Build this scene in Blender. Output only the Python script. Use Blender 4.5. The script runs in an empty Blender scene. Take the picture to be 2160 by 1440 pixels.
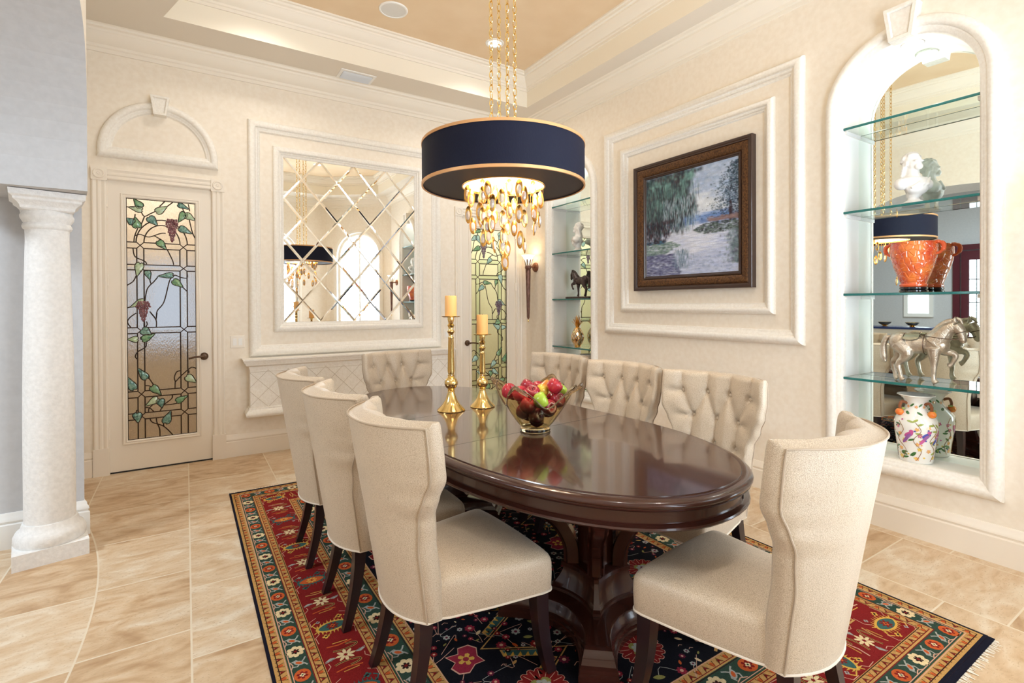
import bpy, bmesh, math, random
import numpy as np
from mathutils import Vector, Matrix
from mathutils.geometry import tessellate_polygon
PI = math.pi
scene = bpy.context.scene
COL = scene.collection
R = random.Random(7)

# ------------------------------------------------------------------ camera
cam_data = bpy.data.cameras.new('camera')
cam = bpy.data.objects.new('camera', cam_data)
COL.objects.link(cam)
cam_data.sensor_width = 36.0
cam_data.lens = 1070.43 / 2160 * 36
cam_data.shift_y = -(720 - 648.37) / 2160
cam_data.clip_start = 0.02
_r = Vector((0.841252, -0.540625, -0.00436)); _u = Vector((0.007018, 0.002856, 0.999971)); _f = Vector((0.540597, 0.841259, -0.006197))
cam.matrix_world = Matrix(((_r.x, _u.x, -_f.x, 0), (_r.y, _u.y, -_f.y, 0), (_r.z, _u.z, -_f.z, 1.4), (0, 0, 0, 1)))
scene.camera = cam

# ------------------------------------------------------------------ world, view
world = bpy.data.worlds.new('world'); scene.world = world
world.use_nodes = True
world.node_tree.nodes['Background'].inputs[0].default_value = (0.75, 0.85, 1.0, 1)
world.node_tree.nodes['Background'].inputs[1].default_value = 1.0
vs = scene.view_settings
scene.display_settings.display_device = 'sRGB'
vs.view_transform = 'Standard'; vs.look = 'None'; vs.gamma = 1.0; vs.use_curve_mapping = False
vs.exposure = 1.14
cy = scene.cycles
cy.use_denoising = True; cy.use_adaptive_sampling = True; cy.adaptive_threshold = 0.02
cy.max_bounces = 10; cy.diffuse_bounces = 6; cy.glossy_bounces = 5; cy.transmission_bounces = 8; cy.transparent_max_bounces = 8
cy.caustics_reflective = True; cy.caustics_refractive = False
cy.sample_clamp_indirect = 4.0; cy.blur_glossy = 1.0

# ------------------------------------------------------------------ lamps of the place, plus an added hall light
W, D = 3.6607, 5.3558        # right wall plane x, back wall plane y
SOFFIT, CEIL = 3.68, 4.03
WARM = (1.0, 0.83, 0.63); NEUT = (1.0, 0.95, 0.88); DAY = (0.86, 0.93, 1.0)
def lamp(name, kind, loc, power, color, size=0.05, aim=None, angle=120, blend=1.0):
    l = bpy.data.lights.new(name, kind); l.energy = power; l.color = color
    if kind == 'AREA': l.shape = 'DISK'; l.size = size
    else: l.shadow_soft_size = size
    if kind == 'SPOT': l.spot_size = math.radians(angle); l.spot_blend = blend
    o = bpy.data.objects.new(name, l); COL.objects.link(o); o.location = loc
    if aim: o.rotation_euler = (Vector(aim) - Vector(loc)).to_track_quat('-Z', 'Y').to_euler()
    o['kind'] = 'helper'
    return o
P_WINDOW = 7.6               # daylight behind the shutters
P_DOWN = 24.0
P_CHAND = 3.6
P_NICHE = 1.5
P_SCONCE = 0.18
P_FOYER = 90.0
DOWNLIGHTS = [(2.635, 4.40), (0.55, 4.40), (2.1, 0.75), (0.75, 0.75)]
for (x, y) in DOWNLIGHTS:
    lamp('downlight_lamp', 'SPOT', (x, y, CEIL - 0.03), P_DOWN, NEUT, 0.06, (x, y, 0), 140)
for y in (1.30, 4.465):
    lamp('niche_lamp', 'POINT', (W + 0.105, y, 2.968), P_NICHE, (1.0, 0.97, 0.92), 0.022)
CH = Vector((1.500, 2.416, 0))   # chandelier axis
for k in range(4):
    a = PI / 4 + k * PI / 2
    lamp('chandelier_lamp', 'POINT', (CH.x + .13 * math.cos(a), CH.y + .13 * math.sin(a), 2.17), P_CHAND, WARM, 0.03)
lamp('foyer_daylight_fill', 'AREA', (-3.6, 2.6, 3.9), P_FOYER, (0.80, 0.90, 1.0), 1.2, (-3.6, 2.6, 0))  # added unseen area light standing for cool daylight in the hall

# ------------------------------------------------------------------ mesh helpers
class MB:
    def __init__(s): s.v = []; s.f = []; s.m = []
    def add(s, vs_, fs, mat=0):
        b = len(s.v); s.v.extend([tuple(p) for p in vs_])
        for f in fs: s.f.append(tuple(i + b for i in f)); s.m.append(mat)
        return s
    def box(s, x0, x1, y0, y1, z0, z1, mat=0):
        v = [(x, y, z) for z in (z0, z1) for y in (y0, y1) for x in (x0, x1)]
        return s.add(v, [(0, 2, 3, 1), (4, 5, 7, 6), (0, 1, 5, 4), (2, 6, 7, 3), (0, 4, 6, 2), (1, 3, 7, 5)], mat)
    def loft(s, loops, closed=True, cap0=False, cap1=False, mat=0):
        n = len(loops[0]); v = [p for l in loops for p in l]; f = []
        m = n if closed else n - 1
        for i in range(len(loops) - 1):
            for j in range(m):
                k = (j + 1) % n
                f.append((i * n + j, i * n + k, (i + 1) * n + k, (i + 1) * n + j))
        if cap0: f.append(tuple(range(n - 1, -1, -1)))
        if cap1: f.append(tuple((len(loops) - 1) * n + j for j in range(n)))
        return s.add(v, f, mat)
    def lathe(s, prof, c=(0, 0, 0), n=32, mat=0, rib=None, cap0=True, cap1=True, ax=None):
        loops = []
        for (r, z) in prof:
            l = []
            for j in range(n):
                a = 2 * PI * j / n
                rr = r * (rib(a, z) if rib else 1)
                p = Vector((rr * math.cos(a), rr * math.sin(a), z))
                if ax: p = ax @ p
                l.append((c[0] + p[0], c[1] + p[1], c[2] + p[2]))
            loops.append(l)
        return s.loft(loops, True, cap0, cap1, mat)
    def tube(s, path, r, n=8, closed=False, cap=True, mat=0):
        P = [Vector(p) for p in path]; N = len(P)
        rs = r if isinstance(r, (list, tuple)) else [r] * N
        loops = []; up = None
        for i in range(N):
            if closed: t = (P[(i + 1) % N] - P[i - 1])
            else: t = P[min(i + 1, N - 1)] - P[max(i - 1, 0)]
            t = t.normalized() if t.length > 1e-9 else Vector((0, 0, 1))
            if up is None:
                up = Vector((0, 0, 1)) if abs(t.z) < .9 else Vector((1, 0, 0))
            a = up - t * up.dot(t)
            if a.length < 1e-6: a = Vector((1, 0, 0)) - t * t.x
            a.normalize(); b = t.cross(a); up = a
            loops.append([tuple(P[i] + (a * math.cos(2 * PI * j / n) + b * math.sin(2 * PI * j / n)) * rs[i]) for j in range(n)])
        if closed: loops.append(loops[0])
        return s.loft(loops, True, cap and not closed, cap and not closed, mat)
    def ell(s, c, rad, rot=None, nu=16, nv=10, mat=0):
        loops = []
        for i in range(nv + 1):
            ph = -PI / 2 + PI * i / nv
            l = []
            for j in range(nu):
                a = 2 * PI * j / nu
                cp = max(math.cos(ph), 1e-3)
                p = Vector((rad[0] * cp * math.cos(a), rad[1] * cp * math.sin(a), rad[2] * math.sin(ph)))
                if rot: p = rot @ p
                l.append((c[0] + p[0], c[1] + p[1], c[2] + p[2]))
            loops.append(l)
        return s.loft(loops, True, True, True, mat)
    def grid(s, fn, nu, nv, mat=0):
        v = [fn(i / nu, j / nv) for j in range(nv + 1) for i in range(nu + 1)]
        f = [(j * (nu + 1) + i, j * (nu + 1) + i + 1, (j + 1) * (nu + 1) + i + 1, (j + 1) * (nu + 1) + i) for j in range(nv) for i in range(nu)]
        return s.add(v, f, mat)
    def poly(s, pts, mat=0): return s.add(pts, [tuple(range(len(pts)))], mat)
    def prism(s, pts, d, mat=0):
        """extrude 3D polygon by vector d"""
        d = Vector(d); n = len(pts); a = [Vector(p) for p in pts]
        return s.loft([[tuple(p) for p in a], [tuple(p + d) for p in a]], True, True, True, mat)

def build(name, mb, mats, parent=None, angle=35, recalc=True, smooth=True, wc=False):
    """link mb as one mesh object; wc: the points are world points and parent stands at its own location"""
    me = bpy.data.meshes.new(name)
    off = Vector((0, 0, 0)); q = parent
    while wc and q is not None: off = off + q.location; q = q.parent
    me.from_pydata([(float(p[0]) - off.x, float(p[1]) - off.y, float(p[2]) - off.z) for p in mb.v], [], mb.f)
    if not isinstance(mats, (list, tuple)): mats = [mats]
    for m in mats: me.materials.append(m)
    if len(mats) > 1: me.polygons.foreach_set('material_index', mb.m)
    if recalc:
        bm = bmesh.new(); bm.from_mesh(me)
        bmesh.ops.recalc_face_normals(bm, faces=bm.faces); bm.to_mesh(me); bm.free()
    me.update()
    if smooth:
        me.polygons.foreach_set('use_smooth', [True] * len(me.polygons))
        me.set_sharp_from_angle(angle=math.radians(angle))
    o = bpy.data.objects.new(name, me); COL.objects.link(o)
    if parent is not None: o.parent = parent
    return o
def tag(o, label, cat, group=None, kind=None):
    o['label'] = label; o['category'] = cat
    if group: o['group'] = group
    if kind: o['kind'] = kind
    return o
def thing(name, label, cat, loc=(0, 0, 0), rz=0.0, group=None, kind=None):
    o = bpy.data.objects.new(name, None); COL.objects.link(o)
    o.location = loc; o.rotation_euler = (0, 0, rz); o.empty_display_size = .05
    return tag(o, label, cat, group, kind)
def struct(name, mb, mats, label, cat, parent=None, angle=35):
    o = build(name, mb, mats, parent, angle)
    return tag(o, label, cat, None, 'structure')
def dup(root, loc, rz, label, group=None):
    r = root.copy(); COL.objects.link(r); r.location = loc; r.rotation_euler = (0, 0, rz); r['label'] = label
    if group: r['group'] = group
    for ch in list(root.children):
        c = ch.copy(); COL.objects.link(c); c.parent = r
        for g in list(ch.children):
            d = g.copy(); COL.objects.link(d); d.parent = c
    return r
def frame2d(mb, path, prof, to3d, closed=True, mat=0, inward=1.0):
    """sweep prof [(d, h)] along a 2D path, d = offset to the left of the path, h = height"""
    P = [Vector(p) for p in path]; N = len(P); nrm = []
    for i in range(N):
        if closed or 0 < i < N - 1:
            a = (P[i] - P[i - 1]).normalized(); b = (P[(i + 1) % N] - P[i]).normalized()
        elif i == 0: a = b = (P[1] - P[0]).normalized()
        else: a = b = (P[i] - P[i - 1]).normalized()
        na = Vector((-a.y, a.x)); nb = Vector((-b.y, b.x)); m = na + nb
        m = m / max(m.dot(na), .2) if m.length > 1e-6 else na
        nrm.append(m * inward)
    loops = [[to3d(P[i].x + nrm[i].x * d, P[i].y + nrm[i].y * d, h) for (d, h) in prof] for i in range(N)]
    if closed: loops.append(loops[0])
    return mb.loft(loops, False, False, False, mat)
def back3(s, t, h): return (s, D - h, t)
def right3(s, t, h): return (W - h, s, t)
def rect(a, b, c, d): return [(a, c), (b, c), (b, d), (a, d)]      # ccw in (s, t): left normal points inside
def catmull(pts, n=6):
    P = [Vector(p) for p in pts]; out = []
    if len(P) < 3: return [tuple(p) for p in P]
    for i in range(len(P) - 1):
        p0 = P[max(i - 1, 0)]; p1 = P[i]; p2 = P[i + 1]; p3 = P[min(i + 2, len(P) - 1)]
        for k in range(n):
            t = k / n
            out.append(tuple(0.5 * ((2 * p1) + (p2 - p0) * t + (2 * p0 - 5 * p1 + 4 * p2 - p3) * t * t + (3 * p1 - p0 - 3 * p2 + p3) * t ** 3)))
    out.append(tuple(P[-1])); return out

# ------------------------------------------------------------------ materials
def new_mat(name):
    m = bpy.data.materials.new(name); m.use_nodes = True
    nt = m.node_tree; return m, nt, nt.nodes['Principled BSDF']
def N(nt, kind, **kw):
    n = nt.nodes.new(kind)
    for k, v in kw.items():
        if k.startswith('i_'): n.inputs[k[2:].replace('_', ' ')].default_value = v
        else: setattr(n, k, v)
    return n
def coord(nt, scale=(1, 1, 1), loc=(0, 0, 0)):
    tc = N(nt, 'ShaderNodeTexCoord'); mp = N(nt, 'ShaderNodeMapping')
    mp.inputs['Scale'].default_value = scale; mp.inputs['Location'].default_value = loc
    nt.links.new(tc.outputs['Object'], mp.inputs['Vector']); return mp.outputs['Vector']
def ramp(nt, fac, stops):
    r = N(nt, 'ShaderNodeValToRGB'); e = r.color_ramp.elements
    while len(e) < len(stops): e.new(0.5)
    for i, (p, c) in enumerate(stops): e[i].position = p; e[i].color = tuple(c) + (1,) if len(c) == 3 else c
    nt.links.new(fac, r.inputs['Fac']); return r.outputs['Color']
def simple(name, col, rough=.5, metal=0.0, spec=.5, bump=None, var=None, emit=None, es=0, trans=0, ior=1.45, coat=0, alpha=1, sheen=0):
    m, nt, b = new_mat(name)
    b.inputs['Base Color'].default_value = tuple(col) + (1,)
    b.inputs['Roughness'].default_value = rough; b.inputs['Metallic'].default_value = metal
    b.inputs['Specular IOR Level'].default_value = spec; b.inputs['IOR'].default_value = ior
    b.inputs['Transmission Weight'].default_value = trans; b.inputs['Coat Weight'].default_value = coat
    b.inputs['Alpha'].default_value = alpha; b.inputs['Sheen Weight'].default_value = sheen
    if coat: b.inputs['Coat Roughness'].default_value = .06
    if emit: b.inputs['Emission Color'].default_value = tuple(emit) + (1,); b.inputs['Emission Strength'].default_value = es
    if var:                                   # (scale, colour2, detail)
        nz = N(nt, 'ShaderNodeTexNoise'); nz.inputs['Scale'].default_value = 1.0; nz.inputs['Detail'].default_value = var[2] if len(var) > 2 else 4
        sc = var[0] if isinstance(var[0], tuple) else (var[0],) * 3
        nt.links.new(coord(nt, sc), nz.inputs['Vector'])
        c = ramp(nt, nz.outputs['Fac'], [(.35, col), (.65, var[1])])
        nt.links.new(c, b.inputs['Base Color'])
    if bump:                                  # (scale, strength, kind)
        kind = bump[2] if len(bump) > 2 else 'noise'
        sc = bump[0] if isinstance(bump[0], tuple) else (bump[0],) * 3
        if kind == 'noise':
            t = N(nt, 'ShaderNodeTexNoise'); t.inputs['Scale'].default_value = 1; t.inputs['Detail'].default_value = 5; out = t.outputs['Fac']
        else:
            t = N(nt, 'ShaderNodeTexVoronoi'); t.inputs['Scale'].default_value = 1; out = t.outputs['Distance']
            if kind == 'cells': t.feature = 'DISTANCE_TO_EDGE'
        nt.links.new(coord(nt, sc), t.inputs['Vector'])
        bp = N(nt, 'ShaderNodeBump'); bp.inputs['Strength'].default_value = bump[1]; bp.inputs['Distance'].default_value = bump[3] if len(bump) > 3 else (.004 if not trans else .012)
        if kind == 'cells':
            mr = N(nt, 'ShaderNodeMath', operation='MINIMUM'); mr.inputs[1].default_value = .12
            nt.links.new(out, mr.inputs[0]); out = mr.outputs[0]
        nt.links.new(out, bp.inputs['Height']); nt.links.new(bp.outputs['Normal'], b.inputs['Normal'])
        if coat: nt.links.new(bp.outputs['Normal'], b.inputs['Coat Normal'])
    return m

M = {}
M['wall'] = simple('wall_plaster', (.83, .75, .635), .75, var=(26, (.87, .80, .695), 8), bump=(45, .12))
M['wall_foyer'] = simple('foyer_paint_arch_daylight', (.555, .56, .575), .8, var=(30, (.59, .595, .61), 8), bump=(40, .1))  # hall paint; on arch and jamb its grey stands for cool daylight
M['stone'] = simple('cast_stone', (.83, .79, .72), .7, var=(60, (.89, .86, .80), 6), bump=(90, .35))
M['stone_col'] = simple('column_stone', (.80, .79, .77), .75, var=(50, (.88, .87, .85), 6), bump=(80, .6))
M['wood_white'] = simple('ivory_paint', (.84, .77, .67), .38)
M['crown'] = simple('crown_paint', (.85, .79, .69), .5)
M['soffit'] = simple('soffit_paint', (.76, .70, .61), .8)
M['tray'] = simple('tray_paint', (.86, .80, .68), .7)
M['ceiling'] = simple('ceiling_paint', (.76, .58, .38), .7, var=(3, (.80, .63, .43), 3))
M['white'] = simple('white_paint', (.86, .85, .82), .5)
M['niche'] = simple('niche_paint', (.86, .86, .82), .55)
M['mirror'] = simple('mirror_glass', (.93, .94, .92), .01, 1.0)
M['mirror_green'] = simple('niche_mirror_glass', (.86, .93, .88), .01, 1.0)
M['glass_edge'] = simple('shelf_glass_edge', (.02, .16, .15), .08, spec=.8)
M['bronze'] = simple('dark_bronze', (.12, .075, .05), .35, .85)
M['brass'] = simple('polished_brass', (.83, .60, .24), .16, 1.0)
M['gold'] = simple('gold_leaf', (.80, .44, .12), .28, 1.0)
M['gold_paint'] = simple('antique_gold', (.62, .40, .18), .4, .7, bump=(60, .4))
M['copper'] = simple('copper_trim', (.72, .40, .18), .4, .5)
M['shade'] = simple('navy_shade', (.008, .010, .026), .6, spec=.2, bump=((300, 300, 60), .15))
M['wood'] = simple('mahogany', (.042, .0125, .0085), .22, spec=.45, coat=.35)
M['wood_top'] = simple('mahogany_top', (.040, .013, .009), .17, coat=.8, var=((30, 2.5, 3), (.060, .021, .013), 5))
M['leg'] = simple('espresso_leg', (.018, .008, .010), .3, coat=.3)
M['candle'] = simple('candle_wax', (.85, .47, .17), .5, spec=.3)
M['came'] = simple('lead_came', (.045, .028, .02), .4, .6)
M['steel'] = simple('white_metal_cool_light', (.70, .74, .79), .4)  # white vent slats with a cool daylight reflection put into the colour
M['dark'] = simple('dark_gap', (.02, .02, .02), .7)
M['plate'] = simple('ivory_plastic', (.86, .80, .71), .35)
def emitter(name, col, s):
    m, nt, b = new_mat(name); nt.nodes.remove(b)
    e = N(nt, 'ShaderNodeEmission'); e.inputs[0].default_value = tuple(col) + (1,); e.inputs[1].default_value = s
    nt.links.new(e.outputs[0], nt.nodes['Material Output'].inputs[0]); return m
M['lamp'] = emitter('lamp_glow', (1, .96, .9), 5)
M['lamp_warm'] = emitter('lamp_glow_warm', (1, .82, .56), 2.4)
M['daylight'] = emitter('daylight', (.74, .87, 1.0), P_WINDOW)
M['daylight_blue'] = emitter('daylight_blue', (.82, .91, 1.0), 2.2)

def glass(name, col, rough=0.0, ior=1.45, thin=False, bump=None):
    return simple(name, col, rough, 0, .5, bump=bump, trans=1.0, ior=ior)
M['crystal'] = simple('crystal', (.98, .96, .94), .03, 0, .9, trans=.55, ior=1.6)
M['amber'] = glass('amber_glass', (.98, .85, .57), 0, 1.4)
M['shelf_glass'] = glass('shelf_glass', (.90, .98, .95), 0, 1.2)
M['textured_glass'] = glass('textured_glass', (.92, .92, .92), .28, 1.25, bump=((140, 140, 55), 1.0, 'noise', .02))
M['green_glass'] = glass('pale_green_glass', (.66, .79, .62), .5, 1.2, bump=((60, 60, 30), .4))
M['bevel_glass'] = glass('bevelled_clear_glass', (.95, .95, .93), .08, 1.25)

def travertine():
    m, nt, b = new_mat('travertine_tile'); L = nt.links.new
    tc = N(nt, 'ShaderNodeTexCoord'); sp = N(nt, 'ShaderNodeSeparateXYZ'); L(tc.outputs['Object'], sp.inputs[0])
    def mth(op, a, bb=None, c=None):
        n = N(nt, 'ShaderNodeMath', operation=op)
        for i, v in enumerate((a, bb, c)):
            if v is None: continue
            if isinstance(v, (int, float)): n.inputs[i].default_value = v
            else: L(v, n.inputs[i])
        return n.outputs[0]
    S = .594
    xs = mth('DIVIDE', mth('SUBTRACT', sp.outputs[0], .01), S)
    # the inlaid arc in front of the archway divides the tiles into two fields
    dx = mth('ADD', sp.outputs[0], 5.37); dy = mth('SUBTRACT', sp.outputs[1], 2.9)
    rad = mth('SQRT', mth('ADD', mth('MULTIPLY', dx, dx), mth('MULTIPLY', dy, dy)))
    ins = mth('LESS_THAN', rad, 5.0)
    xs = mth('ADD', xs, mth('MULTIPLY', ins, .37))
    col = mth('FLOOR', xs)
    ys = mth('ADD', mth('DIVIDE', sp.outputs[1], S), mth('MULTIPLY', col, .37))
    ys = mth('ADD', ys, mth('MULTIPLY', ins, .07))
    row = mth('FLOOR', ys)
    fx = mth('SUBTRACT', xs, col); fy = mth('SUBTRACT', ys, row)
    ex = mth('MINIMUM', fx, mth('SUBTRACT', 1.0, fx)); ey = mth('MINIMUM', fy, mth('SUBTRACT', 1.0, fy))
    edge = mth('MINIMUM', mth('MINIMUM', ex, ey), mth('DIVIDE', mth('ABSOLUTE', mth('SUBTRACT', rad, 5.0)), S))
    grout = mth('LESS_THAN', edge, .0065)
    cmb = N(nt, 'ShaderNodeCombineXYZ'); L(col, cmb.inputs[0]); L(row, cmb.inputs[1]); L(ins, cmb.inputs[2])
    wn = N(nt, 'ShaderNodeTexWhiteNoise'); wn.noise_dimensions = '3D'; L(cmb.outputs[0], wn.inputs['Vector'])
    off = N(nt, 'ShaderNodeVectorMath', operation='MULTIPLY_ADD')
    L(wn.outputs['Color'], off.inputs[0]); off.inputs[1].default_value = (9, 9, 9); L(tc.outputs['Object'], off.inputs[2])
    def noise(scale, detail=5, dist=0.0):
        mp = N(nt, 'ShaderNodeMapping'); mp.inputs['Scale'].default_value = scale; L(off.outputs[0], mp.inputs['Vector'])
        n = N(nt, 'ShaderNodeTexNoise'); n.inputs['Scale'].default_value = 1; n.inputs['Detail'].default_value = detail; n.inputs['Distortion'].default_value = dist
        L(mp.outputs[0], n.inputs['Vector']); return n.outputs['Fac']
    big = noise((4.2, 8.0, 3), 9, 1.2); fine = noise((14, 40, 10), 4); pit = noise((70, 170, 50), 3)
    f = mth('ADD', mth('MULTIPLY', big, .85), mth('MULTIPLY', fine, .25))
    f = mth('ADD', f, mth('MULTIPLY', wn.outputs['Value'], .18))
    c1 = ramp(nt, f, [(.36, (.38, .225, .11)), (.49, (.50, .328, .182)), (.60, (.60, .43, .265)), (.72, (.655, .51, .35)), (.86, (.73, .63, .49))])
    mixp = N(nt, 'ShaderNodeMix', data_type='RGBA'); L(mth('MULTIPLY', mth('LESS_THAN', pit, .375), .5), mixp.inputs[0])
    L(c1, mixp.inputs[6]); mixp.inputs[7].default_value = (.42, .28, .15, 1)
    mixg = N(nt, 'ShaderNodeMix', data_type='RGBA'); L(grout, mixg.inputs[0]); L(mixp.outputs[2], mixg.inputs[6]); mixg.inputs[7].default_value = (.72, .62, .47, 1)
    L(mixg.outputs[2], b.inputs['Base Color'])
    b.inputs['Roughness'].default_value = .42
    bp = N(nt, 'ShaderNodeBump'); bp.inputs['Strength'].default_value = .25; bp.inputs['Distance'].default_value = .003
    L(mth('SUBTRACT', fine, mth('MULTIPLY', grout, .8)), bp.inputs['Height']); L(bp.outputs[0], b.inputs['Normal'])
    return m
M['floor'] = travertine()

def fabric():
    m, nt, b = new_mat('beige_reptile_fabric'); L = nt.links.new
    v = N(nt, 'ShaderNodeTexVoronoi'); v.feature = 'DISTANCE_TO_EDGE'; v.inputs['Scale'].default_value = 1
    nz = N(nt, 'ShaderNodeTexNoise'); nz.inputs['Scale'].default_value = 9; nz.inputs['Detail'].default_value = 3
    tc = N(nt, 'ShaderNodeTexCoord'); L(tc.outputs['Object'], nz.inputs['Vector'])
    ad = N(nt, 'ShaderNodeVectorMath', operation='MULTIPLY_ADD'); L(nz.outputs['Color'], ad.inputs[0]); ad.inputs[1].default_value = (.02, .02, .03); L(tc.outputs['Object'], ad.inputs[2])
    mp = N(nt, 'ShaderNodeMapping'); mp.inputs['Scale'].default_value = (185, 185, 400); L(ad.outputs[0], mp.inputs['Vector'])
    L(mp.outputs[0], v.inputs['Vector'])
    c = ramp(nt, v.outputs['Distance'], [(.0, (.355, .27, .185)), (.09, (.53, .425, .31)), (.3, (.61, .505, .38))])
    L(c, b.inputs['Base Color']); b.inputs['Roughness'].default_value = .37; b.inputs['Specular IOR Level'].default_value = .6
    b.inputs['Sheen Weight'].default_value = .15
    mn = N(nt, 'ShaderNodeMath', operation='MINIMUM'); L(v.outputs['Distance'], mn.inputs[0]); mn.inputs[1].default_value = .2
    bp = N(nt, 'ShaderNodeBump'); bp.inputs['Strength'].default_value = .55; bp.inputs['Distance'].default_value = .0022
    L(mn.outputs[0], bp.inputs['Height']); L(bp.outputs[0], b.inputs['Normal'])
    return m
M['fabric'] = fabric()
M['piping'] = simple('piping_cord', (.42, .33, .24), .55)
M['welt'] = simple('pale_welt', (.70, .62, .52), .55)
# ================================================================== THE ROOM
def wall_x(y):
    """room face of the curved archway wall"""
    return -5.40 + math.sqrt(25 - (y - 2.9) ** 2) if y > 1.3 else -.672
ARCH0, ARCH1, SPRING = 1.30, 3.60, 2.03
PIER1 = 4.05
def arch_z(y):
    c, a, hh = 2.45, 1.15, .877
    t = max(0.0, 1 - abs((y - c) / a) ** 2.6); return SPRING + hh * .97 * t ** (1 / 2.6)
TH = .62                       # thickness of the archway wall

# floor
mb = MB().box(-7.2, 4.1, -1.3, 8.0, -.1, 0)
struct('floor', mb, M['floor'], 'beige travertine tile floor with a curved inlay line by the column', 'floor')

# back wall with two door openings
DOOR1 = (-.5411, .1974); DOOR2 = (2.748, 3.4865); DTOP = 2.4437
G = -.001
mb = MB()
T_ = D + .14
for (a, b, z0) in ((-1.2, DOOR1[0] - G, 0), (DOOR1[0] - G, DOOR1[1] + G, DTOP + G), (DOOR1[1] + G, DOOR2[0] - G, 0), (DOOR2[0] - G, DOOR2[1] + G, DTOP + G), (DOOR2[1] + G, 4.1, 0)):
    mb.box(a, b, D, T_, z0, 4.2)
struct('wall_back', mb, M['wall'], 'textured cream back wall carrying the diamond mirror', 'wall')

# right wall with two arched niches
NICHES = ((.952, 1.640), (4.122, 4.810)); NSP, NBOT, ND = 2.650, .435, .215
mb = MB()
cuts = [-.0]
def wall_quads(y0, y1, z0, z1): mb.box(W, W + .02, y0, y1, z0, z1)
ys = .30
for (a, b) in NICHES:
    wall_quads(ys, a, 0, 4.2); wall_quads(a, b, 0, NBOT)
    c = (a + b) / 2; r = (b - a) / 2; n = 28
    pts = [(c - r * math.cos(PI * i / n), NSP + r * math.sin(PI * i / n)) for i in range(n + 1)]
    for i in range(n):
        (p, zp), (q, zq) = pts[i], pts[i + 1]
        mb.add([(W, p, zp), (W, q, zq), (W, q, 4.2), (W, p, 4.2), (W + .02, p, zp), (W + .02, q, zq), (W + .02, q, 4.2), (W + .02, p, 4.2)],
               [(0, 1, 2, 3), (7, 6, 5, 4), (0, 4, 5, 1)])
    ys = b
wall_quads(ys, D + .14, 0, 4.2)
struct('wall_right', mb, M['wall'], 'textured cream right wall with two arched niches', 'wall')

def arch_path(a, b, z0, zs, n=28):
    c = (a + b) / 2; r = (b - a) / 2
    return [(a, z0), (b, z0)] + [(c + r * math.cos(PI * i / n), zs + r * math.sin(PI * i / n)) for i in range(n + 1)]
for i, (a, b) in enumerate(NICHES):
    which = 'near the painting and the porcelain vase' if i == 0 else 'beside the torch sconce'
    mb = MB()
    p = arch_path(a, b, NBOT, NSP)
    frame2d(mb, p, [(0, 0.0), (0, -ND)], right3)
    o = struct('niche_lining' , mb, M['niche'], 'pale painted lining of the arched niche ' + which, 'niche')
    # mirror at the back of the niche
    mb = MB().poly([right3(s, t, -ND) for (s, t) in p])
    o = build('niche_mirror', mb, M['mirror_green'], smooth=False)
    tag(o, 'arched mirror covering the back of the niche holding the ' + ('red urn and silver horse' if i == 0 else 'dark horse and gold pineapple'), 'mirror', kind='thing')
    # stone surround with keystone
    mb = MB()
    w_ = .102
    prof = [(0, 0), (0, .022), (.008, .040), (.026, .052), (.048, .052), (.062, .040), (.066, .030), (.076, .028), (.082, .020), (.090, .018), (.098, .010), (.102, .0), (.102, -.03)]
    po = arch_path(a - .1, b + .1, NBOT - .1, NSP)
    frame2d(mb, po, prof, right3)
    c = (a + b) / 2; zt = NSP + (b - a) / 2 + .1
    for (s0, s1, t0, t1, hh) in ((.058, .085, -.125, .075, .085),):
        q = [(c - s0, zt + t0), (c + s0, zt + t0), (c + s1, zt + t1), (c - s1, zt + t1)]
        mb.prism([right3(s, t, 0) for s, t in q], (-hh + .012, 0, 0))
        frame2d(mb, q, [(0, hh - .012), (.0, hh), (.018, hh), (.026, hh - .010)], right3)
    struct('trim_%d' % (i + 1), mb, M['stone'], 'arched cast stone surround with keystone around the niche ' + which, 'moulding', angle=50)
    # downlight in the top of the niche
    t = thing('ceiling_light', 'small round downlight in the top of the niche holding the ' + ('red urn' if i == 0 else 'gold pineapple'), 'light', (W + .105, c, zt - .1 - .002))
    build('trim_ring', MB().lathe([(.040, .008), (.058, .006), (.060, -.004), (.054, -.008), (.041, -.006)], n=28, cap0=False, cap1=False), M['white'], t)
    build('bulb', MB().lathe([(.001, -.003), (.041, -.003)], n=28, cap0=False, cap1=False), M['lamp'], t)

# archway wall on the left (curved in plan)
mb = MB(); n = 34
ysl = [.30] + [ARCH0 + (ARCH1 - ARCH0) * (0.5 - 0.5 * math.cos(PI * i / n)) for i in range(n + 1)] + [3.75, 3.9, PIER1, 4.3, 4.6, 5.0, D]
def wx(y): return wall_x(y) if y > .9 else -.672
for i in range(len(ysl) - 1):
    p, q = ysl[i], ysl[i + 1]
    if q <= ARCH0 + 1e-6 or p >= PIER1 - 1e-6: zp = zq = 0.0
    elif p >= ARCH1 - 1e-6: zp = zq = SPRING
    else: zp, zq = arch_z(p), arch_z(q)
    a = [(wx(p), p), (wx(q), q), (wx(q) - TH, q), (wx(p) - TH, p)]
    lo = [(a[0][0], p, zp), (a[1][0], q, zq), (a[2][0], q, zq), (a[3][0], p, zp)]
    hi = [(x, y, 4.2) for (x, y) in a]
    v = lo + hi
    mb.add(v, [(0, 1, 5, 4)], 0)                                   # room face
    mb.add(v, [(2, 3, 7, 6), (3, 2, 1, 0)], 1)                     # hall face, soffit of the arch
x = wx(PIER1); mb.add([(x, PIER1, 0), (x - TH, PIER1, 0), (x - TH, PIER1, SPRING), (x, PIER1, SPRING)], [(0, 1, 2, 3)], 1)
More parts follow.
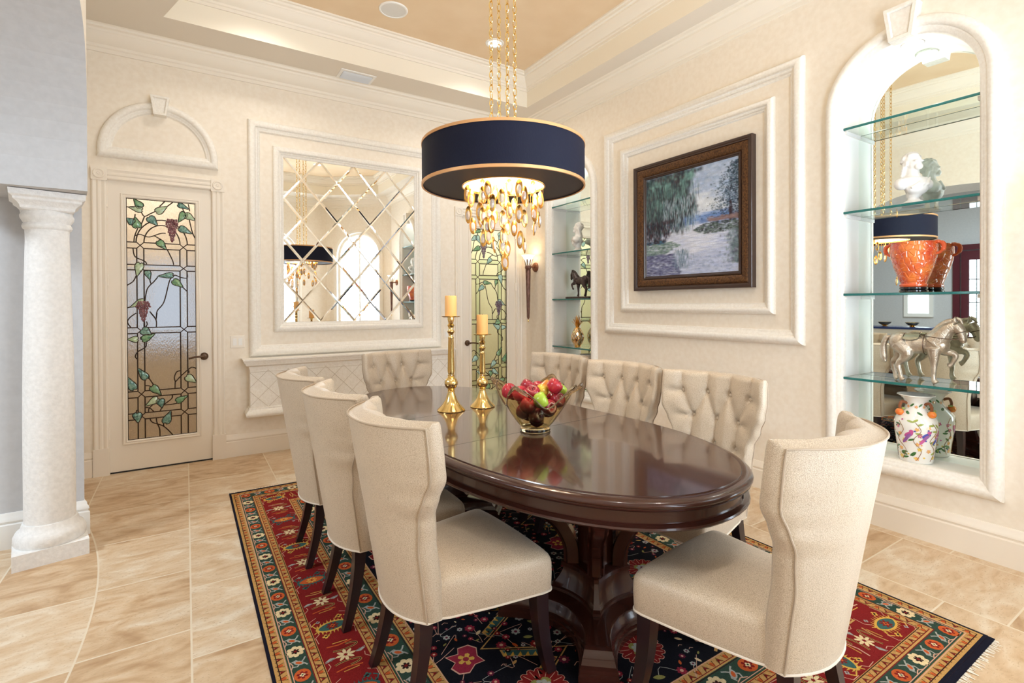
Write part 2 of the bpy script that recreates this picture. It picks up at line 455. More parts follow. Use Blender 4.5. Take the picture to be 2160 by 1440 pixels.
x = wx(ARCH0); mb.add([(x, ARCH0, 0), (x - TH, ARCH0, 0), (x - TH, ARCH0, SPRING), (x, ARCH0, SPRING)], [(0, 1, 2, 3)], 1)
struct('wall_left', mb, [M['wall'], M['wall_foyer']], 'curved wall with a wide archway tinted daylight grey above the stone column', 'wall', angle=30)

# bay behind the camera
PLAN = [(3.6607, .30), (2.58, -.78), (.42, -.78), (-.672, .312)]
def bay_wall(name, p, q, label, win):
    P, Q = Vector(p), Vector(q); d = (Q - P); ln = d.length; d.normalize(); nrm = Vector((-d.y, d.x))
    if nrm.dot(Vector((1.5, 2.4)) - P) < 0: nrm = -nrm
    def t3(s, t, h): v = P + d * s + nrm * h; return (v.x, v.y, t)
    mb = MB()
    def q4(s0, s1, t0, t1): mb.poly([t3(s0, t0, 0), t3(s1, t0, 0), t3(s1, t1, 0), t3(s0, t1, 0)])
    if not win: q4(0, ln, 0, 4.2)
    else:
        c = ln / 2; r = win[0] / 2; z0, zs = win[1], win[2]
        q4(0, c - r, 0, 4.2); q4(c + r, ln, 0, 4.2); q4(c - r, c + r, 0, z0); n = 20
        for i in range(n):
            a0, a1 = PI * i / n, PI * (i + 1) / n
            s0, s1 = c - r * math.cos(a0), c - r * math.cos(a1)
            mb.poly([t3(s0, zs + r * math.sin(a0), 0), t3(s1, zs + r * math.sin(a1), 0), t3(s1, 4.2, 0), t3(s0, 4.2, 0)])
    struct(name, mb, M['wall'], label, 'wall')
    return t3, ln
def bay_window(name, t3, ln, win, label):
    c = ln / 2; r = win[0] / 2; z0, zs = win[1], win[2]
    path = arch_path(c - r, c + r, z0, zs, 20)
    w = MB(); frame2d(w, path, [(0, .0), (0, -.12)], t3)
    root = struct(name, w, M['wood_white'], label, 'window')
    f = MB(); frame2d(f, path, [(-.07, 0), (-.07, .02), (-.03, .035), (0.0, .03), (.0, -.05), (.05, -.05), (.05, -.09)], t3)
    build('window_frame', f, M['wood_white'], root)
    g = MB().poly([t3(s, t, -.115) for (s, t) in path]); build('pane', g, M['daylight'], root, smooth=False)
    b = MB()
    z = z0 + .09
    while z < zs + r - .12:
        hw = r - .07 if z < zs else math.sqrt(max(r * r - (z - zs) ** 2, .01)) - .07
        if hw > .08:
            for (s0, s1) in ((c - hw, c - .025), (c + .025, c + hw)):
                v = [t3(s0, z - .018, -.085), t3(s1, z - .018, -.085), t3(s1, z + .018, -.03), t3(s0, z + .018, -.03)]
                b.poly(v)
        z += .085
    b.box(0, 0, 0, 0, 0, 0) if False else None
    st = [t3(c - .025, z0 + .05, -.055), t3(c + .025, z0 + .05, -.055), t3(c + .025, zs + r - .05, -.055), t3(c - .025, zs + r - .05, -.055)]
    b.poly(st)
    build('shutter', b, M['white'], root, smooth=False)
WIN = (1.0, .35, 2.45)
t3a, lna = bay_wall('wall_front_bay', PLAN[0], PLAN[1], 'angled cream bay wall with an arched shuttered window', WIN)
bay_window('window_1', t3a, lna, WIN, 'arched window with white shutters in the angled bay wall')
t3b, lnb = bay_wall('wall_front', PLAN[1], PLAN[2], 'cream front wall behind the near end chair with a shuttered window', WIN)
bay_window('window_2', t3b, lnb, WIN, 'arched window with white shutters in the front wall')
bay_wall('wall_front_corner', PLAN[2], PLAN[3], 'plain angled cream wall beside the archway', None)

# ceilings
room_outline = [(W, .30), (W, D)] + [(wx(y), y) for y in (D, 5.0, 4.6, 4.3, 4.05, 3.7, 3.3, 2.9, 2.5, 2.1, 1.7, 1.3)] + [PLAN[3], PLAN[2], PLAN[1]]
TX1, TY1 = 3.343, 4.862
tray_left = [(wall_x(y) + .645, y) for y in (4.4, 4.0, 3.6, 3.2, 2.8, 2.4, 2.0, 1.6, 1.2, .8)]
TRAY = [(TX1, .42), (TX1, TY1), (-.133, TY1)] + tray_left[:-1] + [(-.02, .62), (.54, -.26), (2.46, -.26)]
def fill_poly(mb, outer, hole, z, mat=0):
    polys = [[Vector((x, y, 0)) for x, y in outer]]
    if hole: polys.append([Vector((x, y, 0)) for x, y in hole])
    tris = tessellate_polygon(polys); allp = [p for l in polys for p in l]
    mb.add([(p.x, p.y, z) for p in allp], [tuple(t) for t in tris], mat)
mb = MB(); fill_poly(mb, room_outline, TRAY, SOFFIT)
struct('ceiling_soffit', mb, M['soffit'], 'flat beige ceiling border around the raised tray', 'ceiling')
mb = MB(); fill_poly(mb, TRAY, None, CEIL)
struct('ceiling', mb, M['ceiling'], 'warm peach tray ceiling above the chandelier', 'ceiling')
mb = MB()
def plan3(s, t, h): return (s, t, h)
frame2d(mb, TRAY, [(0, SOFFIT), (0, 3.86)], plan3, inward=1.0)
struct('trim_3', mb, M['tray'], 'plain cream upright band of the ceiling tray', 'moulding', angle=20)
mb = MB()
cr = [(0, 3.855), (.010, 3.857), (.012, 3.880), (.022, 3.886), (.026, 3.902), (.045, 3.915), (.070, 3.945), (.082, 3.968), (.088, 3.972), (.090, 3.986), (.105, 3.994), (.110, 4.012), (.125, 4.016), (.127, 4.031)]
frame2d(mb, TRAY, cr, plan3)
struct('trim_4', mb, M['crown'], 'stepped cream crown moulding inside the ceiling tray', 'moulding', angle=40)
mb = MB()
cr2 = [(0, 3.490), (.012, 3.492), (.014, 3.520), (.026, 3.528), (.030, 3.548), (.050, 3.562), (.078, 3.598), (.092, 3.625), (.098, 3.630), (.100, 3.648), (.118, 3.656), (.122, 3.672), (.135, 3.681)]
frame2d(mb, room_outline, cr2, plan3)
struct('trim_5', mb, M['crown'], 'stepped cream crown moulding at the top of the walls', 'moulding', angle=40)

# baseboards
BB = [(0, .205), (.006, .204), (.010, .196), (.012, .180), (.018, .172), (.020, .158), (.014, .152), (.013, .145), (.022, .138), (.022, .0)]
def baseboard(name, path, label, mat='wood_white'):
    mb = MB(); frame2d(mb, path, BB, plan3, closed=False)
    struct(name, mb, M[mat], label, 'baseboard', angle=40)
baseboard('baseboard_right', [(W, .30), (W, D)], 'tall cream baseboard along the right wall')
baseboard('baseboard_back', [(2.64, D), (.296, D)], 'tall cream baseboard below the wall shelf')
baseboard('baseboard_corner', [(wx(D), D), (-.65, D)][::-1], 'short cream baseboard left of the stained glass door')
baseboard('baseboard_left', [(wx(4.9), 4.9), (wx(4.5), 4.5), (wx(PIER1), PIER1), (wx(PIER1) - TH, PIER1)], 'tall white baseboard around the pier behind the column', 'white')
baseboard('baseboard_front', [(-.672, 1.30), PLAN[3], PLAN[2], PLAN[1], PLAN[0]], 'tall cream baseboard around the bay')

# ------------------------------------------------------------------ stone mouldings on the walls
prof_w = [(0, 0), (0, .020), (.006, .036), (.022, .050), (.044, .052), (.060, .042), (.066, .028), (.078, .026), (.084, .018), (.096, .016), (.105, 0)]
prof_n = [(d * .82, h * .85) for d, h in prof_w]
mb = MB(); frame2d(mb, rect(.4972, 2.4599, .9184, 3.1474), prof_w, back3)
struct('trim_6', mb, M['stone'], 'large cast stone frame on the wall around the diamond mirror', 'moulding', angle=50)
mb = MB(); frame2d(mb, rect(1.882, 3.8833, 1.1019, 3.1315), prof_w, right3)
struct('trim_7', mb, M['stone'], 'outer cast stone frame on the wall around the painting', 'moulding', angle=50)
mb = MB(); frame2d(mb, rect(2.0968, 3.6595, 1.3188, 2.9191), prof_n, right3)
struct('trim_8', mb, M['stone'], 'inner cast stone frame on the wall around the painting', 'moulding', angle=50)
# half round stone moulding over door 1, with keystone
mb = MB(); c = -.175; n = 28; z0 = 2.632; rx, rz = .431, .455
path = [(c - rx, z0), (c + rx, z0)] + [(c + rx * math.cos(PI * i / n), z0 + .06 + rz * math.sin(PI * i / n)) for i in range(n + 1)]
frame2d(mb, path, [(d * .92, h * .95) for d, h in prof_w], back3)
kz = z0 + .06 + rz
q = [(c - .045, kz - .115), (c + .045, kz - .115), (c + .068, kz + .045), (c - .068, kz + .045)]
mb.prism([back3(s, t, 0) for s, t in q], (0, -.07, 0))
frame2d(mb, q, [(0, .07), (0, .082), (.014, .082), (.022, .072)], back3)
struct('trim_9', mb, M['stone'], 'half round cast stone moulding with keystone above the left door', 'moulding', angle=50)

# ------------------------------------------------------------------ stained glass doors
LEAVES = [(0.102, 1.983, 0.057, 2.043, 0.051), (0.105, 1.958, 0.023, 1.973, 0.047), (0.049, 1.842, -0.002, 1.877, 0.051), (0.076, 1.808, 0.062, 1.889, 0.057), (0.214, 1.949, 0.284, 2.002, 0.051), (0.16, 1.898, 0.213, 1.837, 0.057), (0.372, 2.03, 0.444, 1.998, 0.038), (0.417, 1.961, 0.371, 1.881, 0.051), (0.424, 1.946, 0.49, 1.903, 0.051), (0.38, 1.824, 0.463, 1.782, 0.051), (0.224, 1.696, 0.275, 1.633, 0.051), (0.092, 1.498, 0.07, 1.395, 0.054), (0.141, 1.435, 0.159, 1.367, 0.041), (0.322, 1.406, 0.222, 1.395, 0.041), (0.331, 1.359, 0.395, 1.304, 0.051), (0.115, 1.18, 0.029, 1.131, 0.047), (0.106, 0.934, 0.164, 0.889, 0.063), (0.106, 0.847, 0.187, 0.892, 0.051), (0.071, 0.853, 0.002, 0.855, 0.047), (0.129, 0.514, 0.075, 0.601, 0.051), (0.043, 0.431, 0.003, 0.526, 0.054), (0.17, 0.439, 0.229, 0.366, 0.054), (0.206, 0.332, 0.127, 0.282, 0.051), (0.225, 0.322, 0.238, 0.253, 0.054), (0.348, 0.294, 0.424, 0.334, 0.047), (0.422, 0.506, 0.494, 0.451, 0.057), (0.063, 0.221, 0.069, 0.143, 0.057), (0.263, 0.117, 0.301, 0.209, 0.057)]
VINES = [[(-0.001, 1.974), (0.059, 1.975)], [(0.105, 1.938), (0.126, 1.905), (0.17, 1.933), (0.204, 1.955)], [(0.126, 1.905), (0.113, 1.863), (0.104, 1.837)], [(0.284, 2.002), (0.329, 2.046)], [(0.233, 2.0), (0.271, 2.047)], [(0.062, 1.919), (0.059, 1.889)], [(0.401, 2.002), (0.414, 1.955)], [(0.444, 2.042), (0.454, 1.979)], [(0.45, 1.905), (0.473, 1.792), (0.496, 1.737)], [(0.079, 1.8), (0.057, 1.73), (0.052, 1.682)], [(0.061, 1.734), (0.094, 1.749), (0.156, 1.73), (0.238, 1.766), (0.276, 1.77)], [(0.193, 1.744), (0.244, 1.712)], [(0.285, 1.63), (0.323, 1.538), (0.332, 1.496)], [(0.045, 1.628), (0.059, 1.557), (0.123, 1.522), (0.139, 1.496)], [(0.067, 1.399), (0.043, 1.345), (-0.0, 1.311)], [(0.159, 1.367), (0.172, 1.329), (0.216, 1.387)], [(0.172, 1.329), (0.14, 1.279), (0.124, 1.18)], [(0.321, 1.386), (0.299, 1.351), (0.259, 1.172), (0.211, 1.095), (0.204, 1.034)], [(0.325, 1.398), (0.344, 1.406), (0.384, 1.388), (0.43, 1.385), (0.43, 1.432)], [(0.395, 1.304), (0.428, 1.266)], [(-0.001, 1.12), (0.029, 1.131)], [(0.157, 1.089), (0.195, 1.034)], [(0.063, 1.077), (0.019, 1.038), (0.003, 0.999), (0.025, 0.956)], [(0.165, 1.075), (0.201, 1.015), (0.203, 0.956)], [(0.208, 1.075), (0.201, 1.015)], [(0.117, 1.005), (0.116, 0.958)], [(0.133, 1.004), (0.139, 0.98), (0.129, 0.958)], [(0.131, 0.823), (0.125, 0.783), (0.073, 0.747), (0.054, 0.708), (0.067, 0.684)], [(0.142, 0.526), (0.18, 0.454)], [(0.122, 0.453), (0.148, 0.449), (0.167, 0.435)], [(0.336, 0.469), (0.33, 0.506), (0.347, 0.553), (0.378, 0.563)], [(0.336, 0.465), (0.381, 0.518), (0.436, 0.571), (0.464, 0.587), (0.495, 0.573)], [(0.336, 0.469), (0.334, 0.413)], [(0.436, 0.563), (0.439, 0.538)], [(0.315, 0.353), (0.308, 0.321), (0.251, 0.272), (0.224, 0.222)], [(0.251, 0.272), (0.298, 0.271), (0.352, 0.277)], [(0.176, 0.288), (0.146, 0.252), (0.143, 0.22)], [(0.121, 0.264), (0.153, 0.255), (0.179, 0.223)], [(0.057, 0.222), (0.06, 0.245), (0.067, 0.248)], [(0.152, 0.167), (0.171, 0.13), (0.25, 0.086), (0.316, 0.001)], [(0.25, 0.086), (0.247, 0.111)], [(0.198, 0.165), (0.201, 0.126), (0.22, 0.067), (0.222, -0.002)]]
GW, GH = .496, 2.05
BV = (.070, .119, .378, .430); BH = (1.680, 1.629, 1.490, 1.444, .952, .902, .408, .355, .220, .167)
M['leaf_a'] = simple('green_leaf_glass', (.10, .26, .14), .12, spec=.7, var=(55, (.30, .48, .26), 5))
M['leaf_b'] = simple('teal_leaf_glass', (.07, .20, .17), .12, spec=.7, var=(70, (.28, .45, .38), 6))
M['leaf_c'] = simple('pale_leaf_glass', (.38, .52, .30), .12, spec=.7, var=(45, (.55, .65, .46), 5))
M['leaf_d'] = simple('aqua_leaf_glass', (.30, .52, .46), .12, spec=.7, var=(45, (.45, .66, .58), 5))
M['grape'] = simple('purple_grape_glass', (.12, .03, .045), .12, spec=.8, var=(40, (.26, .10, .11), 2))
M['grape_b'] = simple('violet_grape_glass', (.10, .06, .10), .15, spec=.8, var=(40, (.20, .14, .20), 2))
GRAPES = ((.322, 1.79, .052, .100), (.112, 1.085, .052, .085))
def door(idx, x0, x1, flip, label, glassm, leaf_m, grape_m, hinge_left):
    root = thing('door_%d' % idx, label, 'door', ((x0 + x1) / 2, D, 0), kind='structure')
    wd = x1 - x0; gx0 = x0 + .1215; gz0 = .2635; face = D + .004
    def P3(s, t, h):                                   # glass coordinates, h towards the room
        s = GW - s if flip else s
        return (gx0 + s, face - h, gz0 + t)
    B = lambda name, mb, m, par=root, **k: build(name, mb, m, par, wc=True, **k)
    # casing with corner blocks and plinth blocks
    cs = MB(); cw = .093
    o0, o1, ot = x0 - .1, x1 + .1, 2.5407
    fl = [(.0, 0), (.0, .022), (.010, .026), (.018, .022), (.030, .018), (.040, .024), (.052, .024), (.062, .018), (.074, .022), (.084, .024), (.093, .018), (.093, -.03)]
    frame2d(cs, [(o0, .22), (o0, ot - .1)], [(d, h) for d, h in fl], back3, closed=False, inward=-1)
    frame2d(cs, [(o1, .22), (o1, ot - .1)], [(d, h) for d, h in fl], back3, closed=False, inward=1)
    frame2d(cs, [(o0 + .095, ot), (o1 - .095, ot)], [(d, h) for d, h in fl], back3, closed=False, inward=-1)
    for a in (o0 - .004, o1 - .1):
        cs.box(a, a + .104, D - .030, D, ot - .104, ot + .004)
        cs.lathe([(.001, .033), (.010, .036), (.014, .0325), (.026, .0325), (.031, .037), (.038, .037), (.042, .029)], (a + .052, D, ot - .05), 24, ax=Matrix.Rotation(PI / 2, 3, 'X'), cap0=True, cap1=False)
        cs.box(a - .002, a + .106, D - .030, D, 0, .225)
    B('door_casing', cs, M['wood_white'], angle=30)
    # leaf of the door
    sl = MB(); g0, g1, h0, h1 = gx0, gx0 + GW, gz0, gz0 + GH
    for (a, b, c_, d_) in ((x0, g0, .012, DTOP), (g1, x1, .012, DTOP), (g0, g1, .012, h0), (g0, g1, h1, DTOP)):
        sl.box(a, b, face, face + .04, c_, d_)
    B('door_panel', sl, M['wood_white'], smooth=False)
    st = MB(); frame2d(st, rect(g0 - .035, g1 + .035, h0 - .035, h1 + .035), [(0, 0), (.002, .010), (.010, .013), (.014, .008), (.022, .008), (.026, .012), (.035, .006), (.036, -.016)], lambda s, t, h: (s, face - h, t))
    B('glazing_bead', st, M['wood_white'], angle=40)
    sw = MB().box(x0, x1, face - .004, face + .03, 0.001, .012); B('threshold_seal', sw, M['dark'], smooth=False)
    gl = MB().poly([P3(0, 0, -.012), P3(GW, 0, -.012), P3(GW, GH, -.012), P3(0, GH, -.012)])
    gp = B('glass', gl, glassm, smooth=False)
    cm = MB(); r = .0048
    def line(pts, rad=r): cm.tube([P3(s, t, -.010) for s, t in pts], rad, 6)
    line([(0, 0), (GW, 0)]); line([(GW, 0), (GW, GH)]); line([(GW, GH), (0, GH)]); line([(0, GH), (0, 0)])
    vp = ((BV[0], BV[1]), (BV[2], BV[3])); hp = [(BH[i + 1], BH[i]) for i in range(0, 10, 2)]
    # horizontals, broken at the crossings of the paired bars
    for (b0, b1) in hp:
        for (s0, s1) in ((0, BV[0]), (BV[1], BV[2]), (BV[3], GW)):
            line([(s0, b0), (s1, b0)]); line([(s0, b1), (s1, b1)])
        for (v0, v1) in vp:
            line([(v0, b0), (v1, b1)], r * .8); line([(v0, b1), (v1, b0)], r * .8)
    zs_ = [0] + [z for pr in reversed(hp) for z in pr]
    for v in BV:
        for k in range(0, len(zs_) - 1, 2): line([(v, zs_[k]), (v, zs_[k + 1])])
    top = BH[0]; cx_ = (BV[0] + BV[3]) / 2
    for (hw, hh) in (((BV[3] - BV[0]) / 2 + .004, 1.882 - top), ((BV[2] - BV[1]) / 2, 1.837 - top)):
        line([(cx_ + hw * math.cos(PI * i / 20), top + hh * math.sin(PI * i / 20)) for i in range(21)])
    for v in VINES:
        v2 = catmull(v, 5); cm.tube([P3(min(max(s, 0), GW), t, -.008) for s, t in v2], .0045, 6)
    lead = B('lead_came', cm, M['came'], gp)
    bv = MB()
    for (b0, b1) in hp:
        for (s0, s1) in ((0, BV[0]), (BV[1], BV[2]), (BV[3], GW)):
            m_ = (b0 + b1) / 2
            bv.poly([P3(s0, b0, -.010), P3(s1, b0, -.010), P3(s1, m_, -.004), P3(s0, m_, -.004)]); bv.poly([P3(s0, m_, -.004), P3(s1, m_, -.004), P3(s1, b1, -.010), P3(s0, b1, -.010)])
    for (v0, v1) in vp:
        for k in range(0, len(zs_) - 1, 2):
            m_ = (v0 + v1) / 2; a, b = zs_[k], zs_[k + 1]
            bv.poly([P3(v0, a, -.010), P3(m_, a, -.004), P3(m_, b, -.004), P3(v0, b, -.010)]); bv.poly([P3(m_, a, -.004), P3(v1, a, -.010), P3(v1, b, -.010), P3(m_, b, -.004)])
    B('bevelled_strip', bv, M['bevel_glass'] if idx == 1 else glassm, gp, smooth=False)
    for k, (bx, bz, tx, tz, w_) in enumerate(LEAVES):
        bx, tx = min(max(bx, .006), GW - .006), min(max(tx, .006), GW - .006)
        b_, t_ = Vector((bx, bz)), Vector((tx, tz)); ax = t_ - b_; ln = max(ax.length, .05) * 1.12; ax.normalize(); sd = Vector((-ax.y, ax.x)); w2 = w_ * .60
        shp = [(-.02, 0), (-.10, .35), (-.02, .8), (.16, 1.0), (.38, .88), (.62, .55), (.82, .30), (1.0, .04), (.84, -.24), (.62, -.5), (.38, -.86), (.16, -1.0), (-.02, -.8), (-.10, -.35)]
        pts = []
        for (a, c_) in shp:
            p = b_ + ax * (a * ln) + sd * (c_ * w2); pts.append((min(max(p.x, .002), GW - .002), min(p.y, GH - .002)))
        l = MB(); l.loft([[P3(s, t, -.009) for s, t in pts], [P3(b_.x + (s - b_.x) * .8 + ax.x * ln * .06, b_.y + (t - b_.y) * .8 + ax.y * ln * .06, -.0045) for s, t in pts]], True, True, True)
        lf = B('leaf', l, M[leaf_m[(0, 2, 1, 0, 2, 1, 1)[k % 7] % len(leaf_m)]], gp, angle=60)
        e = MB().tube([P3(s, t, -.006) for s, t in pts], .0032, 6, closed=True)
        B('leaf_edge', e, M['came'], lf) if False else cm
        ee = B('lead_came', e, M['came'], gp)
    for (gx_, gz_, hw, hh) in GRAPES:
        gm = MB(); rr = random.Random(int(gx_ * 1000)); z = gz_ + hh; row = 0
        while z > gz_ - hh:
            f = (gz_ + hh - z) / (2 * hh); half = hw * (1.0 - .85 * f) if f > .25 else hw * (.75 + f)
            nn = max(1, int(round(2 * half / .0155)))
            for j in range(nn):
                s = gx_ + (j - (nn - 1) / 2) * .0155 + rr.uniform(-.002, .002)
                gm.ell(P3(s, z + rr.uniform(-.002, .002), -.006), (.0088, .006, .0088), None, 8, 6)
            z -= .0135; row += 1
        B('grape_cluster', gm, M[grape_m], gp)
    # hinges and lever handle
    hs = -1 if hinge_left else 1; hx = x0 - .004 if hinge_left else x1 + .004
    for z in (.34, .96, 1.62, 2.27):
        B('hinge', MB().tube([(hx, face - .010, z - .05), (hx, face - .010, z + .05)], .009, 10), M['wood_white'])
    kx = x1 - .062 if hinge_left else x0 + .062; dr = -1 if hinge_left else 1
    hn = MB().lathe([(.001, .026), (.020, .024), (.030, .014), (.034, .006), (.034, 0)], (kx, face, .944), 24, ax=Matrix.Rotation(PI / 2, 3, 'X'), cap0=True, cap1=False)
    pth = catmull([(kx, face - .01, .944), (kx, face - .055, .944), (kx + dr * .03, face - .062, .947), (kx + dr * .075, face - .060, .944), (kx + dr * .118, face - .058, .934)], 5)
    hn.tube(pth, [.011] * 8 + [.0085] * (len(pth) - 8), 10)
    B('handle', hn, M['bronze'])
    return root
door(1, DOOR1[0], DOOR1[1], False, 'cream door with grapevine stained glass beside the stone column', M['textured_glass'], ('leaf_a', 'leaf_b', 'leaf_c'), 'grape', True)
door(2, DOOR2[0], DOOR2[1], True, 'cream door with green stained glass in the far corner behind the candlesticks', M['green_glass'], ('leaf_d', 'leaf_a', 'leaf_d'), 'grape_b', False)
# closets behind the doors
for (a, b, nm, lab) in ((DOOR1[0] - .5, DOOR1[1] + .5, 'wall_pantry', 'plain walls of the small room behind the left stained glass door'), (DOOR2[0] - .5, 4.05, 'wall_closet', 'plain walls of the small room behind the far stained glass door')):
    mb = MB(); y0, y1 = D + .14, D + 1.5
    mb.poly([(a, y1, 0), (b, y1, 0), (b, y1, 3), (a, y1, 3)]); mb.poly([(a, y0, 0), (a, y1, 0), (a, y1, 3), (a, y0, 3)]); mb.poly([(b, y0, 0), (b, y1, 0), (b, y1, 3), (b, y0, 3)]); mb.poly([(a, y0, 3), (b, y0, 3), (b, y1, 3), (a, y1, 3)])
    struct(nm, mb, M['wall'], lab, 'wall')
lamp('pantry_fill', 'POINT', (-.17, D + .9, 2.8), 6.5, NEUT, .1)  # unseen light added to brighten the left door glass
lamp('closet_fill', 'POINT', (3.12, D + .9, 2.8), 13, (.92, 1.0, .93), .1)  # unseen greenish light added so the far door glass glows
mb = MB(); x0, x1, z0, z1 = -.55, .25, 1.0, 1.85  # glowing pane made up to give the left door glass its blue middle
mb.poly([(x0, D + 1.49, z0), (x1, D + 1.49, z0), (x1, D + 1.49, z1), (x0, D + 1.49, z1)])
w3 = struct('added_window', mb, emitter('pantry_added_glow', (.68, .74, .84), .36), 'made up pantry window glowing softly through the left stained glass door', 'window')
build('window_frame', frame2d(MB(), rect(x0 - .05, x1 + .05, z0 - .05, z1 + .05), [(0, 0), (0, .03), (.05, .03), (.05, 0)], lambda s, t, h: (s, D + 1.49 - h, t)), M['wood_white'], w3)

# ------------------------------------------------------------------ stone column beside the archway
ca = math.radians(11.27); cc = Vector((-.655, 3.835, 0))
col = thing('stone_column', 'white cast stone column on a square plinth below the archway', 'column', cc, ca, kind='thing')
h_ = .158
mb = MB().box(-h_, h_, -h_, h_, 0, .085)
build('plinth', mb, M['stone_col'], col, angle=30)
build('base_ring', MB().lathe([(.150, .085), (.158, .10), (.156, .13), (.145, .155), (.128, .168), (.122, .19), (.118, .20)], n=48), M['stone_col'], col, angle=50)
sh = [(.112 - .018 * (max(0, t - .3) / .7) ** 1.6, .20 + t * 1.57) for t in [i / 12 for i in range(13)]]
build('shaft', MB().lathe(sh, n=48), M['stone_col'], col, angle=50)
build('collar', MB().lathe([(.094, 1.765), (.095, 1.825), (.104, 1.832), (.108, 1.845), (.104, 1.858), (.100, 1.862), (.106, 1.874), (.114, 1.89), (.116, 1.905), (.110, 1.918), (.108, 1.932)], n=48), M['stone_col'], col, angle=50)
cp = MB(); lo = []
for (k, z) in ((.100, 1.925), (.112, 1.932), (.114, 1.946), (.124, 1.960), (.140, 1.974), (.142, 1.986), (.156, 1.996), (.158, 2.026)):
    lo.append([(-k, -k, z), (k, -k, z), (k, k, z), (-k, k, z)])
cp.loft(lo, True, True, True); build('capital', cp, M['stone_col'], col, angle=25)
# floor moulding of the hall and the hall itself
mb = MB()
X0, X1, Y0, Y1 = -6.6, -1.25, -1.2, 7.6
mb.poly([(X0, Y0, 0), (X0, Y1, 0), (X0, Y1, 4.2), (X0, Y0, 4.2)]); mb.poly([(X0, Y1, 0), (-.9, Y1, 0), (-.9, Y1, 4.2), (X0, Y1, 4.2)]); mb.poly([(X0, Y0, 0), (-1.2, Y0, 0), (-1.2, Y0, 4.2), (X0, Y0, 4.2)])
mb.poly([(-1.2, Y0, 0), (-1.2, .31, 0), (-1.2, .31, 4.2), (-1.2, Y0, 4.2)]); mb.poly([(-1.2, D, 0), (-1.2, Y1, 0), (-1.2, Y1, 4.2), (-1.2, D, 4.2)])
mb.poly([(-1.3, .3, 0), (-.672, .3, 0), (-.672, .3, 4.2), (-1.3, .3, 4.2)])
struct('wall_hall', mb, M['wall_foyer'], 'pale grey blue hall walls seen in the niche mirror', 'wall')
mb = MB().poly([(X0, Y0, 4.0), (-.9, Y0, 4.0), (-.9, Y1, 4.0), (X0, Y1, 4.0)])
struct('ceiling_hall', mb, M['white'], 'plain white hall ceiling beyond the archway', 'ceiling')
# ================================================================== RUG
RUGC = Vector((1.535, 2.49, 0)); RHX, RHY = 1.275, 1.785
RUGZ = .008
RCOL = dict(navy=(.008, .008, .018), gold=(.50, .28, .09), green=(.030, .060, .042), red=(.20, .012, .012), orange=(.52, .10, .025), cream=(.72, .56, .32), field=(.006, .006, .010), line=(.60, .34, .24), rose=(.26, .02, .04), grey=(.36, .36, .32), yellow=(.62, .36, .07), teal=(.04, .11, .10), olive=(.26, .24, .07), plum=(.12, .012, .035), dark=(.03, .012, .010), fringe=(.74, .68, .58))
RKEY = list(RCOL)
RCOL = {k: tuple(c * .82 for c in v) if k != 'fringe' else v for k, v in RCOL.items()}
RMAT = [simple('wool_' + k, RCOL[k], .95, spec=.1, bump=(420, .5), var=(300, tuple(min(1, c * 1.35 + .002) for c in RCOL[k]), 3)) for k in RKEY]
rug = thing('persian_rug', 'red and navy patterned wool rug with gold borders under the dining table', 'rug', RUGC)
class Flat:
    def __init__(s): s.mb = MB(); s.T = [(0, 0, 0, 1)]; s.z = RUGZ
    def pt(s, x, y):
        ox, oy, a, k = s.T[-1]; c, sn = math.cos(a), math.sin(a)
        return (ox + k * (x * c - y * sn), oy + k * (x * sn + y * c))
    def poly(s, pts, col, lay):
        s.mb.add([s.pt(*p) + (s.z + lay * .00022,) for p in pts], [tuple(range(len(pts)))], RKEY.index(col))
    def fan(s, pts, col, lay):                     # concave star-like shapes
        n = len(pts); cx = sum(p[0] for p in pts) / n; cy = sum(p[1] for p in pts) / n
        v = [s.pt(cx, cy) + (s.z + lay * .00022,)] + [s.pt(*p) + (s.z + lay * .00022,) for p in pts]
        s.mb.add(v, [(0, 1 + i, 1 + (i + 1) % n) for i in range(n)], RKEY.index(col))
    def line(s, pts, w, col, lay):
        P = [Vector(p) for p in pts]; n = len(P); L_, R_ = [], []
        for i in range(n):
            t = (P[min(i + 1, n - 1)] - P[max(i - 1, 0)]).normalized(); q = Vector((-t.y, t.x)) * w / 2
            L_.append(P[i] + q); R_.append(P[i] - q)
        for i in range(n - 1): s.poly([L_[i], L_[i + 1], R_[i + 1], R_[i]], col, lay)
    def flower(s, x, y, r, n, col, lay, core=None, inner=.55, ph=0.0):
        pts = []
        for i in range(n * 4):
            a = 2 * PI * i / (n * 4) + ph; q = r * (inner + (1 - inner) * abs(math.cos(n * (a - ph) / 2)) ** .6); pts.append((x + q * math.cos(a), y + q * math.sin(a)))
        s.fan(pts, col, lay)
        if core: s.fan([(x + r * .36 * math.cos(2 * PI * i / 8), y + r * .36 * math.sin(2 * PI * i / 8)) for i in range(8)], core, lay + 1)
    def ellipse(s, x, y, a, b, col, lay, rot=0):
        c, sn = math.cos(rot), math.sin(rot)
        s.fan([(x + a * math.cos(t) * c - b * math.sin(t) * sn, y + a * math.cos(t) * sn + b * math.sin(t) * c) for t in [2 * PI * i / 14 for i in range(14)]], col, lay)
    def eye(s, x, y, a, b, col, lay, rot=0):
        c, sn = math.cos(rot), math.sin(rot); pts = []
        for i in range(24):
            t = 2 * PI * i / 24; u = a * math.cos(t); v = b * math.copysign(abs(math.sin(t)) ** 1.35, math.sin(t)); pts.append((x + u * c - v * sn, y + u * sn + v * c))
        s.fan(pts, col, lay)
F = Flat()
